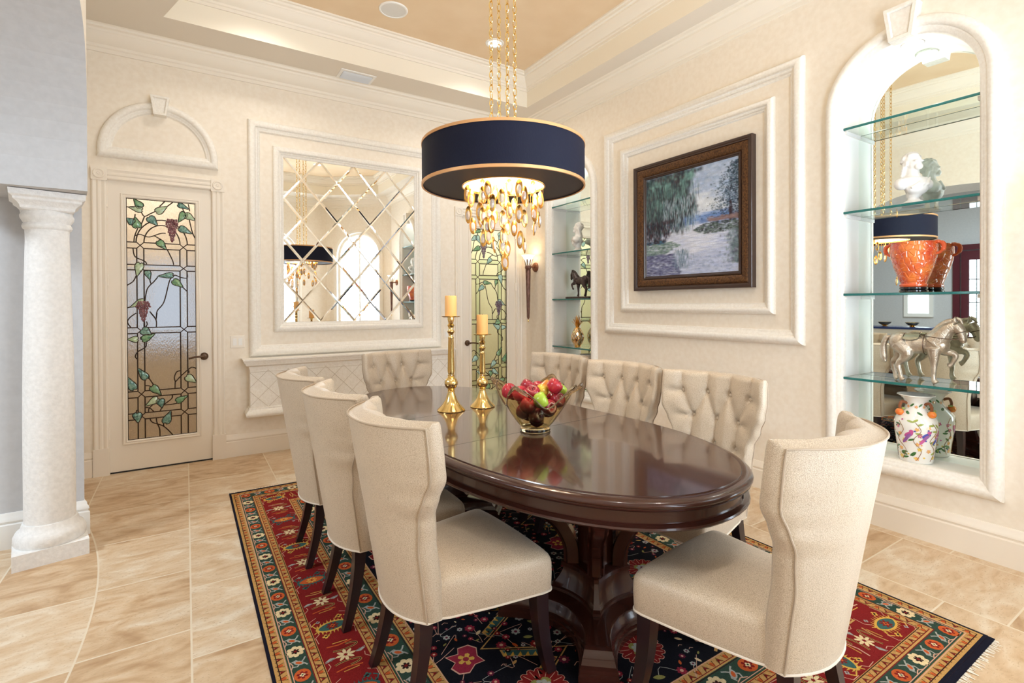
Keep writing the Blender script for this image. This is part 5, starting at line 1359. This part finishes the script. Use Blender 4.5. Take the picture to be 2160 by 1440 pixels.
# ------------------------------------------------------------------ horses
M['silver'] = simple('silvered_wood', (.50, .42, .33), .36, .75, var=(18, (.70, .64, .54), 4), bump=((50, 50, 50), .8, 'cells', .006))
M['silver_dark'] = simple('silver_tack', (.50, .52, .42), .3, .8, bump=((90, 90, 90), .6, 'cells'))
M['darkhorse'] = simple('dark_patina', (.055, .038, .036), .42, .3, var=(30, (.10, .07, .065), 4))
def horse(name, loc, rz, scale, m, label, mane_m, tack, head_z=0.0, base=None):
    t = thing(name, label, 'statue', loc, rz)
    h0 = base[2] if base else 0.0
    b = MB(); T = lambda p, r, n=12: b.tube(catmull(p, 3), [r[min(int(i / 3), len(r) - 1)] * (1 - (i % 3) / 3) + r[min(int(i / 3) + 1, len(r) - 1)] * (i % 3) / 3 for i in range((len(p) - 1) * 3 + 1)], n)
    b.ell((0, 0, .245), (.125, .050, .056)); b.ell((.085, 0, .250), (.062, .050, .064)); b.ell((-.090, 0, .256), (.066, .054, .064)); b.ell((-.02, 0, .235), (.10, .050, .052))
    T([(.085, 0, .258), (.122, 0, .300), (.152, 0, .345), (.192, 0, .366)], [.062, .055, .041, .030])
    T([(.190, 0, .368), (.209, 0, .342), (.221, 0, .305), (.226, 0, .276)], [.032, .030, .021, .018])
    b.ell((.203, 0, .345), (.026, .021, .028)); b.ell((.227, 0, .274), (.015, .015, .014)); b.ell((.120, 0, .245), (.045, .046, .050))
    for s in (-1, 1): T([(.192, s * .014, .384), (.190, s * .017, .405), (.194, s * .015, .424)], [.010, .009, .002], 8)
    # hind legs
    for s, dx in ((-1, .035), (1, -.015)):
        T([(-.095, s * .026, .245), (-.085 + dx, s * .028, .195), (-.098 + dx, s * .028, .150), (-.128 + dx, s * .028, .112), (-.118 + dx, s * .028, .055), (-.112 + dx, s * .028, .026), (-.100 + dx, s * .028, .010)], [.050, .042, .026, .017, .012, .015, .019])
    # planted fore leg, raised fore leg
    T([(.090, -.026, .225), (.094, -.026, .165), (.094, -.026, .120), (.092, -.026, .060), (.094, -.026, .028), (.106, -.026, .010)], [.040, .026, .018, .012, .015, .019])
    T([(.095, .026, .225), (.135, .027, .205), (.172, .027, .196), (.184, .027, .178), (.168, .027, .138), (.158, .027, .124), (.148, .027, .118)], [.036, .027, .019, .015, .012, .014, .017])
    o_ = baked(b, 'body', m, t, .0042, 3, (0, 0, h0), 0, scale)
    tl = MB(); tl.tube(catmull([(-.138, 0, .290), (-.168, 0, .276), (-.186, 0, .225), (-.184, 0, .160), (-.176, 0, .112)], 4), [.010] * 3 + [.017] * 6 + [.020] * 5 + [.012] * 2 + [.004], 12, cap=True)
    tl.v = [(x * scale, y * scale, z * scale + h0) for x, y, z in tl.v]; build('tail', tl, m, t)
    mn = MB()
    path = catmull([(.190, 0, .402), (.155, 0, .392), (.118, 0, .362), (.080, 0, .320), (.045, 0, .300)], 4)
    mn.tube(path, [.008 + .010 * math.sin(PI * i / (len(path) - 1)) for i in range(len(path))], 10); mn.tube([(.196, 0, .412), (.212, 0, .402), (.224, 0, .378)], [.009, .012, .004], 8)
    mn.v = [(x * scale, y * .8 * scale, z * scale + h0) for x, y, z in mn.v]; build('mane', mn, mane_m, t)
    if tack:
        sd_ = MB(); lo = []
        for i in range(9):
            x = -.075 + .095 * i / 8; e = math.sin(PI * i / 8) ** .5; l = []
            for j in range(13):
                a = -1.15 + 2.3 * j / 12; l.append((x, (.0575) * math.sin(a * (.75 + .25 * e)), .247 + .0625 * math.cos(a * (.75 + .25 * e))))
            lo.append(l)
        sd_.loft(lo, False); sd_.v = [(x * scale, y * scale, z * scale + h0) for x, y, z in sd_.v]; build('saddle_cloth', sd_, tack, t)
        rn = MB()
        for s in (-1, 1): rn.tube(catmull([(.224, s * .019, .295), (.200, s * .030, .285), (.13, s * .054, .290), (.045, s * .045, .302), (.02, s * .02, .306)], 4), .0022, 6)
        rn.tube([(.214 + .024 * math.cos(q), .027 * math.sin(q), .325 + .009 * math.cos(q)) for q in [2 * PI * i / 16 for i in range(16)]], .0022, 6, closed=True)
        for xx, rr in ((.045, .066), (-.062, .0665)): rn.tube([(xx, rr * .82 * math.sin(q), .246 + rr * math.cos(q)) for q in [2 * PI * i / 24 for i in range(24)]], .0022, 6, closed=True)
        rn.v = [(x * scale, y * scale, z * scale + h0) for x, y, z in rn.v]; build('bridle', rn, M['bronze'], t)
    if base: build('base', MB().box(-base[0], base[0], -base[1], base[1], 0, base[2]), m, t, smooth=False)
horse('horse_statue', (W + .095, 1.268, SHZ[3] + .0005), -PI / 2, .96, M['silver'], 'silver carved horse statue with one raised foreleg on the lowest shelf', M['silver'], M['silver_dark'])
horse('horse_statue', (W + .095, 4.40, SHZ[2] + .0005), PI / 2, .74, M['darkhorse'], 'dark bronze horse statue on a flat base in the far niche', M['darkhorse'], None, base=(.20, .065, .022))
# ------------------------------------------------------------------ porcelain vases
M['porcelain'] = simple('white_porcelain', (.84, .83, .78), .10, coat=.6)
PAINT = [M['porcelain']] + [simple('glaze_' + n_, c, .12, coat=.5) for n_, c in (('leaf', (.06, .17, .05)), ('lime', (.36, .42, .10)), ('pink', (.55, .10, .30)), ('blue', (.06, .09, .42)), ('peach', (.80, .40, .18)), ('yellow', (.78, .56, .12)), ('brown', (.30, .15, .06)), ('violet', (.30, .12, .36)))]
VP = [(.078, 0), (.083, .006), (.084, .020), (.092, .09), (.102, .16), (.107, .215), (.104, .255), (.086, .290), (.062, .312), (.052, .330), (.052, .352), (.064, .378), (.084, .396), (.094, .402), (.092, .406), (.078, .398), (.05, .37)]
def vase(loc, rz, label, seed):
    t = thing('porcelain_vase', label, 'vase', loc, rz); b = MB()
    sq = lambda a, z: 1 + (.055 * abs(math.sin(2 * a)) ** 1.5 if z < .27 else 0)
    b.lathe(VP, n=64, rib=sq)
    def rad(z):
        for (r0, z0), (r1, z1) in zip(VP[:14], VP[1:14]):
            if z0 <= z <= z1: return r0 + (r1 - r0) * (z - z0) / max(z1 - z0, 1e-6)
        return .09
    def S(a, z, o=.0012): r = rad(z) * sq(a, z) + o; return (r * math.cos(a), r * math.sin(a), z)
    def blob(a, z, w, h, rot, col, lay=0, petals=0):
        pts = []; n = 12 if not petals else petals * 4
        for i in range(n):
            q = 2 * PI * i / n; k = 1 if not petals else .55 + .45 * abs(math.cos(petals * q / 2)); x, y = w * k * math.cos(q), h * k * math.sin(q)
            x, y = x * math.cos(rot) - y * math.sin(rot), x * math.sin(rot) + y * math.cos(rot); pts.append(S(a + x / rad(z), z + y, .0012 + lay * .0005))
        c = S(a, z, .0014 + lay * .0005); b.add([c] + pts, [(0, 1 + i, 1 + (i + 1) % n) for i in range(n)], col)
    def twig(pts, col=7, w=.0016): b.tube([S(a, z, .0008) for a, z in catmull(pts, 5)], w, 5, mat=col)
    rr = random.Random(seed)
    for a0 in [i * PI / 4 for i in range(8)]:
        tw = [(a0, .02), (a0 + .25, .08), (a0 - .15, .14), (a0 + .2, .20), (a0 - .05, .25)]; twig(tw)
        for k in range(5):
            z = .035 + .045 * k + rr.uniform(-.01, .01); a = a0 + rr.uniform(-.25, .25); blob(a, z, .013, .013, rr.random(), rr.choice([5, 6, 3, 5]), 0, 5); blob(a, z, .004, .004, 0, 6, 1)
        for k in range(7): blob(a0 + rr.uniform(-.3, .3), rr.uniform(.02, .26), .017, .006, rr.uniform(-1, 1), rr.choice([1, 1, 2]))
        for k in range(5): blob(a0 + rr.uniform(-.4, .4), rr.uniform(.02, .27), .006, .006, 0, rr.choice([3, 5, 6, 4]), 0, 5)
        blob(a0, .335, .010, .010, 0, 5, 0, 5); blob(a0 + .4, .345, .014, .005, .8, 1); blob(a0 + .2, .30, .014, .006, -.5, 1)
    for a0, c1, c2 in ((-PI / 2 - .45, 3, 4), (PI - .35, 3, 8), (PI + .45, 4, 3), (0.2, 3, 4)):       # birds
        blob(a0, .175, .024, .013, .6, c1, 1); blob(a0 + .12, .195, .011, .010, 0, 3, 2); blob(a0 - .14, .145, .030, .008, 1.0, c2, 2); blob(a0 - .02, .165, .020, .009, .9, 8, 3)
    build('body', b, PAINT, t, angle=60)
    for k in (0, 1):
        a = 2.11 if k == 0 else -2.25; d = Vector((math.cos(a), math.sin(a), 0))
        hp = catmull([tuple(d * .052 + Vector((0, 0, .352))), tuple(d * .080 + Vector((0, 0, .360))), tuple(d * .092 + Vector((0, 0, .335))), tuple(d * .088 + Vector((0, 0, .305)))], 5)
        h = build('twig_handle', MB().tube(hp, .0085, 9), simple('twig_brown', (.24, .08, .03), .3), t)
        build('fruit', MB().lathe([(.002, .020), (.012, .019), (.021, .008), (.022, -.004), (.015, -.017), (.002, -.021)], tuple(d * .094 + Vector((0, 0, .298))), 16), simple('orange_fruit', (.78, .15, .03), .25, var=(30, (.85, .36, .06), 3)), h)
        build('leaf', MB().ell(d * .086 + Vector((.012, -.012, .318)), (.016, .008, .007), Matrix.Rotation(a + .6, 3, 'Z'), 10, 6), PAINT[2], h)
vase((W + .088, 1.272, NBOT + .0005), .35, 'white porcelain vase painted with birds and flowers on the niche sill below the silver horse', 2)
vase((W + .088, 4.30, NBOT + .0005), .8, 'painted porcelain vase on the far niche sill below the gold pineapple', 5)
# ------------------------------------------------------------------ gold pineapple
t = thing('pineapple_ornament', 'gold pineapple ornament with mirrored diamond facets in the far niche', 'ornament', (W + .095, 4.465, SHZ[3] + .0005))
b = MB(); nz, na = 9, 10
def pin(i, j):
    f = i / nz; z = .012 + .205 * f; r = .074 * (math.sin(PI * (.10 + .80 * f)) ** .75) * (1.04 - .16 * f); a = 2 * PI * (j + .5 * (i % 2)) / na; return Vector((r * math.cos(a), r * math.sin(a), z))
G2 = MB()
for i in range(nz - 1):
    for j in range(na):
        o_ = 0 if i % 2 == 0 else 1
        bt_, tp, lf_, rt_ = pin(i, j), pin(i + 2, j) if i + 2 <= nz else pin(nz, j), pin(i + 1, j - 1 + o_), pin(i + 1, j + o_)
        c = (bt_ + tp + lf_ + rt_) / 4; n_ = Vector((c.x, c.y, 0)).normalized() * .006
        q = [c + (p - c) * .82 + n_ * .55 for p in (bt_, rt_, tp, lf_)]; b.poly([tuple(p) for p in q]); G2.tube([tuple(bt_ + n_ * .2), tuple(rt_ + n_ * .2), tuple(tp + n_ * .2)], .0022, 4)
cb = MB().lathe([(r_, z_) for r_, z_ in [(pin(i, 0).xy.length * .985, pin(i, 0).z) for i in range(nz + 1)]], n=30)
core = build('body', cb, M['brass'], t); build('facet', b, simple('champagne_mirror', (.86, .74, .58), .06, 1.0), core, smooth=False); build('lattice', G2, M['gold'], core)
build('foot', MB().lathe([(.034, 0), (.036, .006), (.026, .014)], n=24), M['brass'], t)
rr = random.Random(4)
for ring_, nn, ln, lean in ((0, 9, .10, 1.0), (1, 8, .12, .65), (2, 6, .14, .35), (3, 3, .15, .1)):
    for k in range(nn):
        a = 2 * PI * k / nn + ring_ * .4; d = Vector((math.cos(a), math.sin(a), 0)); s = Vector((-d.y, d.x, 0)); lo = []
        for q in range(5):
            f = q / 4; c = d * (.012 + lean * .055 * f ** 1.5) + Vector((0, 0, .212 + ln * (f - lean * .22 * f * f))); w_ = .013 * (1 - f) ** .7 + .0006; lo.append([tuple(c - s * w_), tuple(c + d * .003), tuple(c + s * w_), tuple(c - d * .004)])
        build('crown_leaf', MB().loft(lo, True, True, True), M['gold'], t, angle=60)

# ================================================================== ON THE TABLE
TZ = .7604
def candlestick(x, y, hgt, chh, lab, clab, s):
    t = thing('candlestick', lab, 'candlestick', (x, y, TZ)); k = s
    pf = [(.083 * k, 0), (.085 * k, .004), (.080 * k, .010), (.055 * k, .034 * k), (.036 * k, .064 * k), (.024 * k, .100 * k), (.020 * k, .112 * k), (.024 * k, .116 * k), (.020 * k, .121 * k), (.024 * k, .126 * k), (.019 * k, .131 * k)]
    build('foot', MB().lathe(pf, n=48, cap1=False), M['brass'], t, angle=50)
    kb = MB().lathe([(.018 * k, .130 * k), (.030 * k, .140 * k), (.038 * k, .158 * k), (.038 * k, .172 * k), (.030 * k, .190 * k), (.018 * k, .200 * k)], n=64, rib=lambda a, z: 1 + .05 * abs(math.sin(11 * a)), cap0=False, cap1=False); build('gadrooned_knop', kb, M['brass'], t, angle=60)
    z0 = .198 * k; zc = hgt
    st = [(.019 * k, z0), (.023 * k, z0 + .004), (.019 * k, z0 + .010), (.022 * k, z0 + .015), (.017 * k, z0 + .02), (.0215 * k, z0 + .04)]
    zt = zc - .135 * k
    st += [(.0165 * k, zt), (.019 * k, zt + .006), (.013 * k, zt + .014), (.014 * k, zt + .028 * k), (.024 * k, zt + .044 * k), (.014 * k, zt + .056 * k), (.016 * k, zt + .070 * k), (.022 * k, zt + .082 * k), (.014 * k, zt + .094 * k), (.017 * k, zt + .104 * k), (.020 * k, zt + .116 * k), (.020 * k, zc - .004)]
    build('stem', MB().lathe(st, n=32, cap0=False), M['brass'], t, angle=50)
    pan = MB().lathe([(.020, zc - .006), (.045, zc - .004), (.056, zc - .001), (.058, zc + .002), (.044, zc + .001), (.001, zc + .001)], n=40, rib=lambda a, z: 1 + .05 * math.cos(8 * a), cap0=False, cap1=False); build('drip_pan', pan, M['brass'], t, angle=60)
    c = thing('pillar_candle', clab, 'candle', (x, y, TZ + zc + .0015))
    build('wax', MB().lathe([(.0345, 0), (.0355, .003), (.0355, chh - .006), (.033, chh), (.026, chh - .001), (.010, chh - .006)], n=36), M['candle'], c)
    build('wick', MB().tube([(0, 0, chh - .008), (.001, 0, chh + .006)], .0012, 6), M['dark'], c)
candlestick(1.349, 2.785, .568, .124, 'tall polished brass candlestick, the taller of the two on the table', 'peach pillar candle on the taller brass candlestick', 1.0)
candlestick(1.563, 2.779, .452, .122, 'shorter polished brass candlestick beside the fruit bowl', 'peach pillar candle on the shorter brass candlestick', .92)

BX, BY = 1.490, 2.105
bw = thing('fruit_bowl', 'amber glass bowl with a folded wavy rim full of apples', 'bowl', (BX, BY, TZ))
def bowl_pt(u, v, off=0.0):
    """u round the bowl, v from foot to rim; four folded lobes"""
    a = 2 * PI * u + .25
    lob = math.cos(4 * (a - .55)); r = .070 + .118 * v ** .9 + (.030 * lob) * v ** 3 ; z = .022 + .175 * v ** 1.12 + (.052 * lob - .006) * v ** 4
    r += off * (1 - .4 * v)
    return (r * math.cos(a), r * math.sin(a), z + off * .3)
gl = MB(); nu, nv = 96, 22
outer = [[bowl_pt(i / nu, j / nv) for i in range(nu)] for j in range(nv + 1)]
inner = [[bowl_pt(i / nu, j / nv, -.007) for i in range(nu)] for j in range(nv + 1)]
base = [[(.078 * k * math.cos(2 * PI * i / nu + .25), .078 * k * math.sin(2 * PI * i / nu + .25), z) for i in range(nu)] for k, z in ((.02, .0005), (.96, .0005), (1.0, .006), (.94, .018))]
gl.loft(base + outer + inner[::-1], True, True, True)
build('glass_body', gl, M['amber'], bw, angle=70)
rimp = [bowl_pt(i / nu, 1.0, -.003) for i in range(nu)]
build('rolled_rim', MB().tube(rimp, .004, 8, closed=True), simple('smoky_amber_rim', (.62, .45, .27), .04, trans=.85, ior=1.45), bw)
for k in range(4):
    a = .55 + k * PI / 2; d = Vector((math.cos(a), math.sin(a), 0)); s = Vector((-d.y, d.x, 0)); c = d * .215 + Vector((0, 0, .228))
    if k % 2 == 0: lp = catmull([tuple(c + s * .05 - d * .01 - Vector((0, 0, .02))), tuple(c + s * .03 + d * .01), tuple(c + d * .022 + Vector((0, 0, .022))), tuple(c - s * .03 + d * .008), tuple(c - s * .05 - d * .01 - Vector((0, 0, .02)))], 5)
    else: lp = catmull([tuple(c + s * .035 - d * .03 - Vector((0, 0, .03))), tuple(c + s * .012 + d * .012), tuple(c + d * .030 + Vector((0, 0, .020))), tuple(c - s * .012 + d * .012), tuple(c - s * .035 - d * .03 - Vector((0, 0, .03)))], 5)
    build('rim_curl', MB().tube(lp, [.0045 + .005 * math.sin(PI * q / (len(lp) - 1)) for q in range(len(lp))], 9), bpy.data.materials['smoky_amber_rim'], bw)
# fruit
M['apple_red'] = simple('red_apple_skin', (.36, .008, .018), .22, spec=.6, coat=.3, var=((9, 9, 4), (.55, .03, .05), 5))
M['apple_dark'] = simple('dark_red_apple_skin', (.24, .008, .018), .22, spec=.6, coat=.3, var=((9, 9, 4), (.42, .02, .04), 5))
M['apple_green'] = simple('green_apple_skin', (.30, .46, .02), .25, spec=.6, coat=.3, var=((9, 9, 4), (.42, .55, .06), 4))
M['apple_yellow'] = simple('yellow_red_pear_skin', (.62, .06, .02), .25, spec=.6, coat=.3, var=((5, 5, 9), (.75, .55, .06), 2))
M['stem'] = simple('fruit_stem', (.08, .04, .02), .7)
AP = [(.004, .018), (.010, .024), (.020, .029), (.031, .026), (.037, .014), (.038, .0), (.034, -.016), (.026, -.028), (.016, -.034), (.008, -.030), (.002, -.027)]
apple_b = MB().lathe(AP, n=28, rib=lambda a, z: 1 + (.035 * math.cos(5 * a) if z < -.01 else 0)); stem_b = MB().tube([(0, 0, .016), (.001, 0, .027), (.005, 0, .036)], [.0014, .0012, .0018], 6)
PR = [(.003, .046), (.010, .044), (.015, .034), (.019, .018), (.030, -.004), (.035, -.022), (.030, -.038), (.016, -.046), (.003, -.043)]
pear_b = MB().lathe(PR, n=28)
protos = {}
def fruit(kind, x, y, z, mat, rot, label, sc=1.0):
    key = (kind, mat)
    if key not in protos:
        t = thing(kind, label, kind, group='fruit in the glass bowl')
        build('skin', apple_b if kind == 'apple' else pear_b, M[mat], t, angle=70)
        sb = MB(); sb.v = [(a, b_, c + (0 if kind == 'apple' else .028)) for a, b_, c in stem_b.v]; sb.f = stem_b.f; sb.m = stem_b.m; build('stem', sb, M['stem'], t); protos[key] = t
    else: t = dup(protos[key], (0, 0, 0), 0, label)
    t.location = (BX + x, BY + y, TZ + z); t.rotation_euler = rot; t.scale = (sc,) * 3
def cam_off(lat, dep): return (.8413 * lat + .5406 * dep, -.5406 * lat + .8413 * dep)
FR = [('apple', -.100, -.020, .178, 'apple_red', (.9, .3, 0), 'red apple at the left end of the glass bowl'),
      ('apple', -.068, -.055, .170, 'apple_red', (1.2, -.4, .5), 'red apple leaning over the left front of the bowl, second from the left'),
      ('apple', -.036, -.090, .150, 'apple_red', (.5, .2, .3), 'tall bright red apple at the front left of the bowl, left of the green apple'),
      ('apple', -.012, -.020, .185, 'apple_dark', (.4, -.3, 0), 'dark red apple in the middle of the heap'),
      ('apple', -.030, .045, .192, 'apple_dark', (.3, .5, 0), 'dark red apple at the back of the heap left of the pear'),
      ('apple', .012, .075, .190, 'apple_red', (.3, .1, 0), 'red apple at the back of the bowl behind the pear'),
      ('pear', .046, -.005, .195, 'apple_yellow', (.5, .7, 1.0), 'red and yellow pear on top of the heap'),
      ('apple', .030, -.108, .140, 'apple_green', (.9, .8, .4), 'bright green apple at the front of the bowl'),
      ('apple', .066, -.085, .138, 'apple_red', (1.4, .5, 0), 'red apple at the front, right of the green apple'),
      ('apple', .090, -.030, .182, 'apple_red', (.6, .5, .2), 'red apple at the right side of the heap'),
      ('apple', .102, -.055, .150, 'apple_dark', (1.1, .2, .1), 'dark red apple at the right front of the bowl'),
      ('apple', .112, .030, .178, 'apple_green', (.4, .6, .1), 'green apple at the right end of the bowl behind the red ones'),
      ('apple', -.050, -.030, .095, 'apple_dark', (1.0, .4, 0), 'dark red apple low in the bowl on the left'),
      ('apple', .012, -.060, .080, 'apple_dark', (1.3, .1, .4), 'dark red apple at the bottom front of the bowl'),
      ('apple', .050, -.025, .092, 'apple_dark', (1.1, .9, .2), 'dark red apple low in the bowl on the right'),
      ('apple', -.020, .030, .075, 'apple_dark', (.4, .2, 0), 'dark red apple at the bottom of the bowl at the back'),
      ('apple', .030, .040, .120, 'apple_dark', (.7, .2, 0), 'dark red apple in the core of the heap'),
      ('apple', -.055, .030, .130, 'apple_red', (.4, .9, 0), 'red apple inside the heap on the left, behind the front ones'),
      ('apple', .075, .045, .135, 'apple_red', (.8, .2, .6), 'red apple inside the heap towards the back right'),
      ('apple', .0, .0, .052, 'apple_dark', (1.2, .2, .6), 'dark red apple lying on the floor of the bowl'),
      ('apple', -.085, .030, .165, 'apple_red', (.5, .6, .1), 'red apple at the back left rim of the bowl')]
def bowl_r(z):
    v = max(0, (z - .022) / .175) ** .893; return .070 + .118 * min(v, 1.15) ** .9 - .010
fp_ = [Vector(cam_off(q[1], q[2]) + (q[3] + .012,)) for q in FR]; FRAD = .0368
for it in range(260):
    for i in range(len(fp_)):
        for j in range(i):
            d = fp_[i] - fp_[j]; ln = d.length
            if ln < 2 * FRAD: d = d * ((2 * FRAD - ln) / ln * .5); fp_[i] += d; fp_[j] -= d
        p = fp_[i]; rr = p.xy.length; lim = bowl_r(p.z) - FRAD * 1.12
        if p.z < .205 and rr > lim: p.x *= .5 + .5 * lim / rr; p.y *= .5 + .5 * lim / rr; p.z += .0008
        p.z = max(p.z, .022 + FRAD)
for (kd, la, de, z, mt, rot, lab), p in zip(FR, fp_): fruit(kd, p.x, p.y, p.z, mt, rot, lab, 1.03)
# ================================================================== HALL BEYOND THE ARCHWAY (seen in the niche mirror)
M['redwood'] = simple('red_mahogany', (.09, .010, .018), .3, coat=.4)
dr = thing('door_3', 'dark red wooden hall door with glass seen in the niche mirror', 'door', (-6.6, 3.65, 0), kind='structure')
mb = MB(); x = -6.58
for (a, b, z0, z1) in ((3.12, 3.24, 0, 2.66), (4.06, 4.18, 0, 2.66), (3.24, 4.06, 2.54, 2.66)): mb.box(-6.6, -6.53, a, b, z0, z1)
build('door_casing', mb, M['redwood'], dr, wc=True, smooth=False)
mb = MB()
for (a, b, z0, z1) in ((3.26, 3.40, .01, 2.52), (3.90, 4.04, .01, 2.52), (3.40, 3.90, .01, .42), (3.40, 3.90, 2.32, 2.52)): mb.box(-6.59, -6.55, a, b, z0, z1)
build('door_panel', mb, M['redwood'], dr, wc=True, smooth=False)
build('glass', MB().poly([(-6.575, 3.40, .42), (-6.575, 3.90, .42), (-6.575, 3.90, 2.32), (-6.575, 3.40, 2.32)]), M['daylight_blue'], dr, wc=True, smooth=False)
bars = MB()
for y in (3.52, 3.65, 3.78): bars.tube([(-6.56, y, .42), (-6.56, y, 2.32)], .009, 6)
for z in (.9, 1.4, 1.9): bars.tube([(-6.56, 3.40, z), (-6.56, 3.90, z)], .009, 6)
build('iron_grille', bars, M['dark'], dr, wc=True)
wn = thing('window_4', 'small bright hall window seen in the niche mirror', 'window', (-6.6, 4.83, 1.2), kind='structure')
build('pane', MB().poly([(-6.59, 4.62, 1.15), (-6.59, 5.02, 1.15), (-6.59, 5.02, 2.0), (-6.59, 4.62, 2.0)]), M['daylight_blue'], wn, wc=True, smooth=False)
build('window_frame', frame2d(MB(), rect(4.54, 5.10, 1.07, 2.08), [(0, 0), (0, .04), (.08, .03), (.08, 0)], lambda s, t_, h: (-6.6 + h, s, t_)), M['white'], wn, wc=True, angle=30)
mull = MB().box(-6.588, -6.57, 4.62, 5.02, 1.55, 1.60); build('glazing_bar', mull, M['white'], wn, wc=True, smooth=False)
tb = thing('console_table', 'dark blue topped console table in the hall seen in the niche mirror', 'table', (-4.3, 4.55, 0))
build('top', MB().box(-4.6, -4.0, 3.75, 5.35, .88, .92), simple('navy_top', (.02, .035, .12), .25), tb, wc=True, smooth=False)
build('apron', MB().box(-4.56, -4.04, 3.80, 5.30, .78, .879), M['wood_white'], tb, wc=True, smooth=False)
for (xx, yy) in ((-4.52, 3.84), (-4.08, 3.84), (-4.52, 5.26), (-4.08, 5.26)):
    build('leg', MB().lathe([(.020, 0), (.026, .04), (.022, .30), (.034, .60), (.028, .66), (.036, .70), (.036, .779)], (xx, yy, 0), 16), M['wood_white'], tb, wc=True)
for i, (yy, lab) in enumerate(((4.15, 'small gold bowl on the hall console, nearer the archway door'), (4.62, 'small gold bowl on the hall console, nearer the hall window'))):
    b = thing('gold_bowl', lab, 'bowl', (-4.3, yy, .9205)); build('bowl_body', MB().lathe([(.05, 0), (.055, .008), (.03, .014), (.09, .05), (.12, .09), (.115, .09), (.085, .055), (.02, .022)], n=28), M['brass'], b)
fl = thing('floor_lamp', 'black floor lamp with a white shade in the hall seen in the niche mirror', 'lamp', (-5.4, 3.18, 0))
build('base', MB().lathe([(.16, 0), (.165, .015), (.05, .04), (.02, .06)], n=28), M['dark'], fl)
build('pole', MB().lathe([(.016, .05), (.016, .9), (.028, .92), (.016, .95), (.016, 1.72)], n=16), M['dark'], fl)
build('lamp_shade', MB().lathe([(.16, 1.66), (.10, 1.88), (.097, 1.88), (.156, 1.66)], n=28, cap0=False, cap1=False), M['white'], fl)
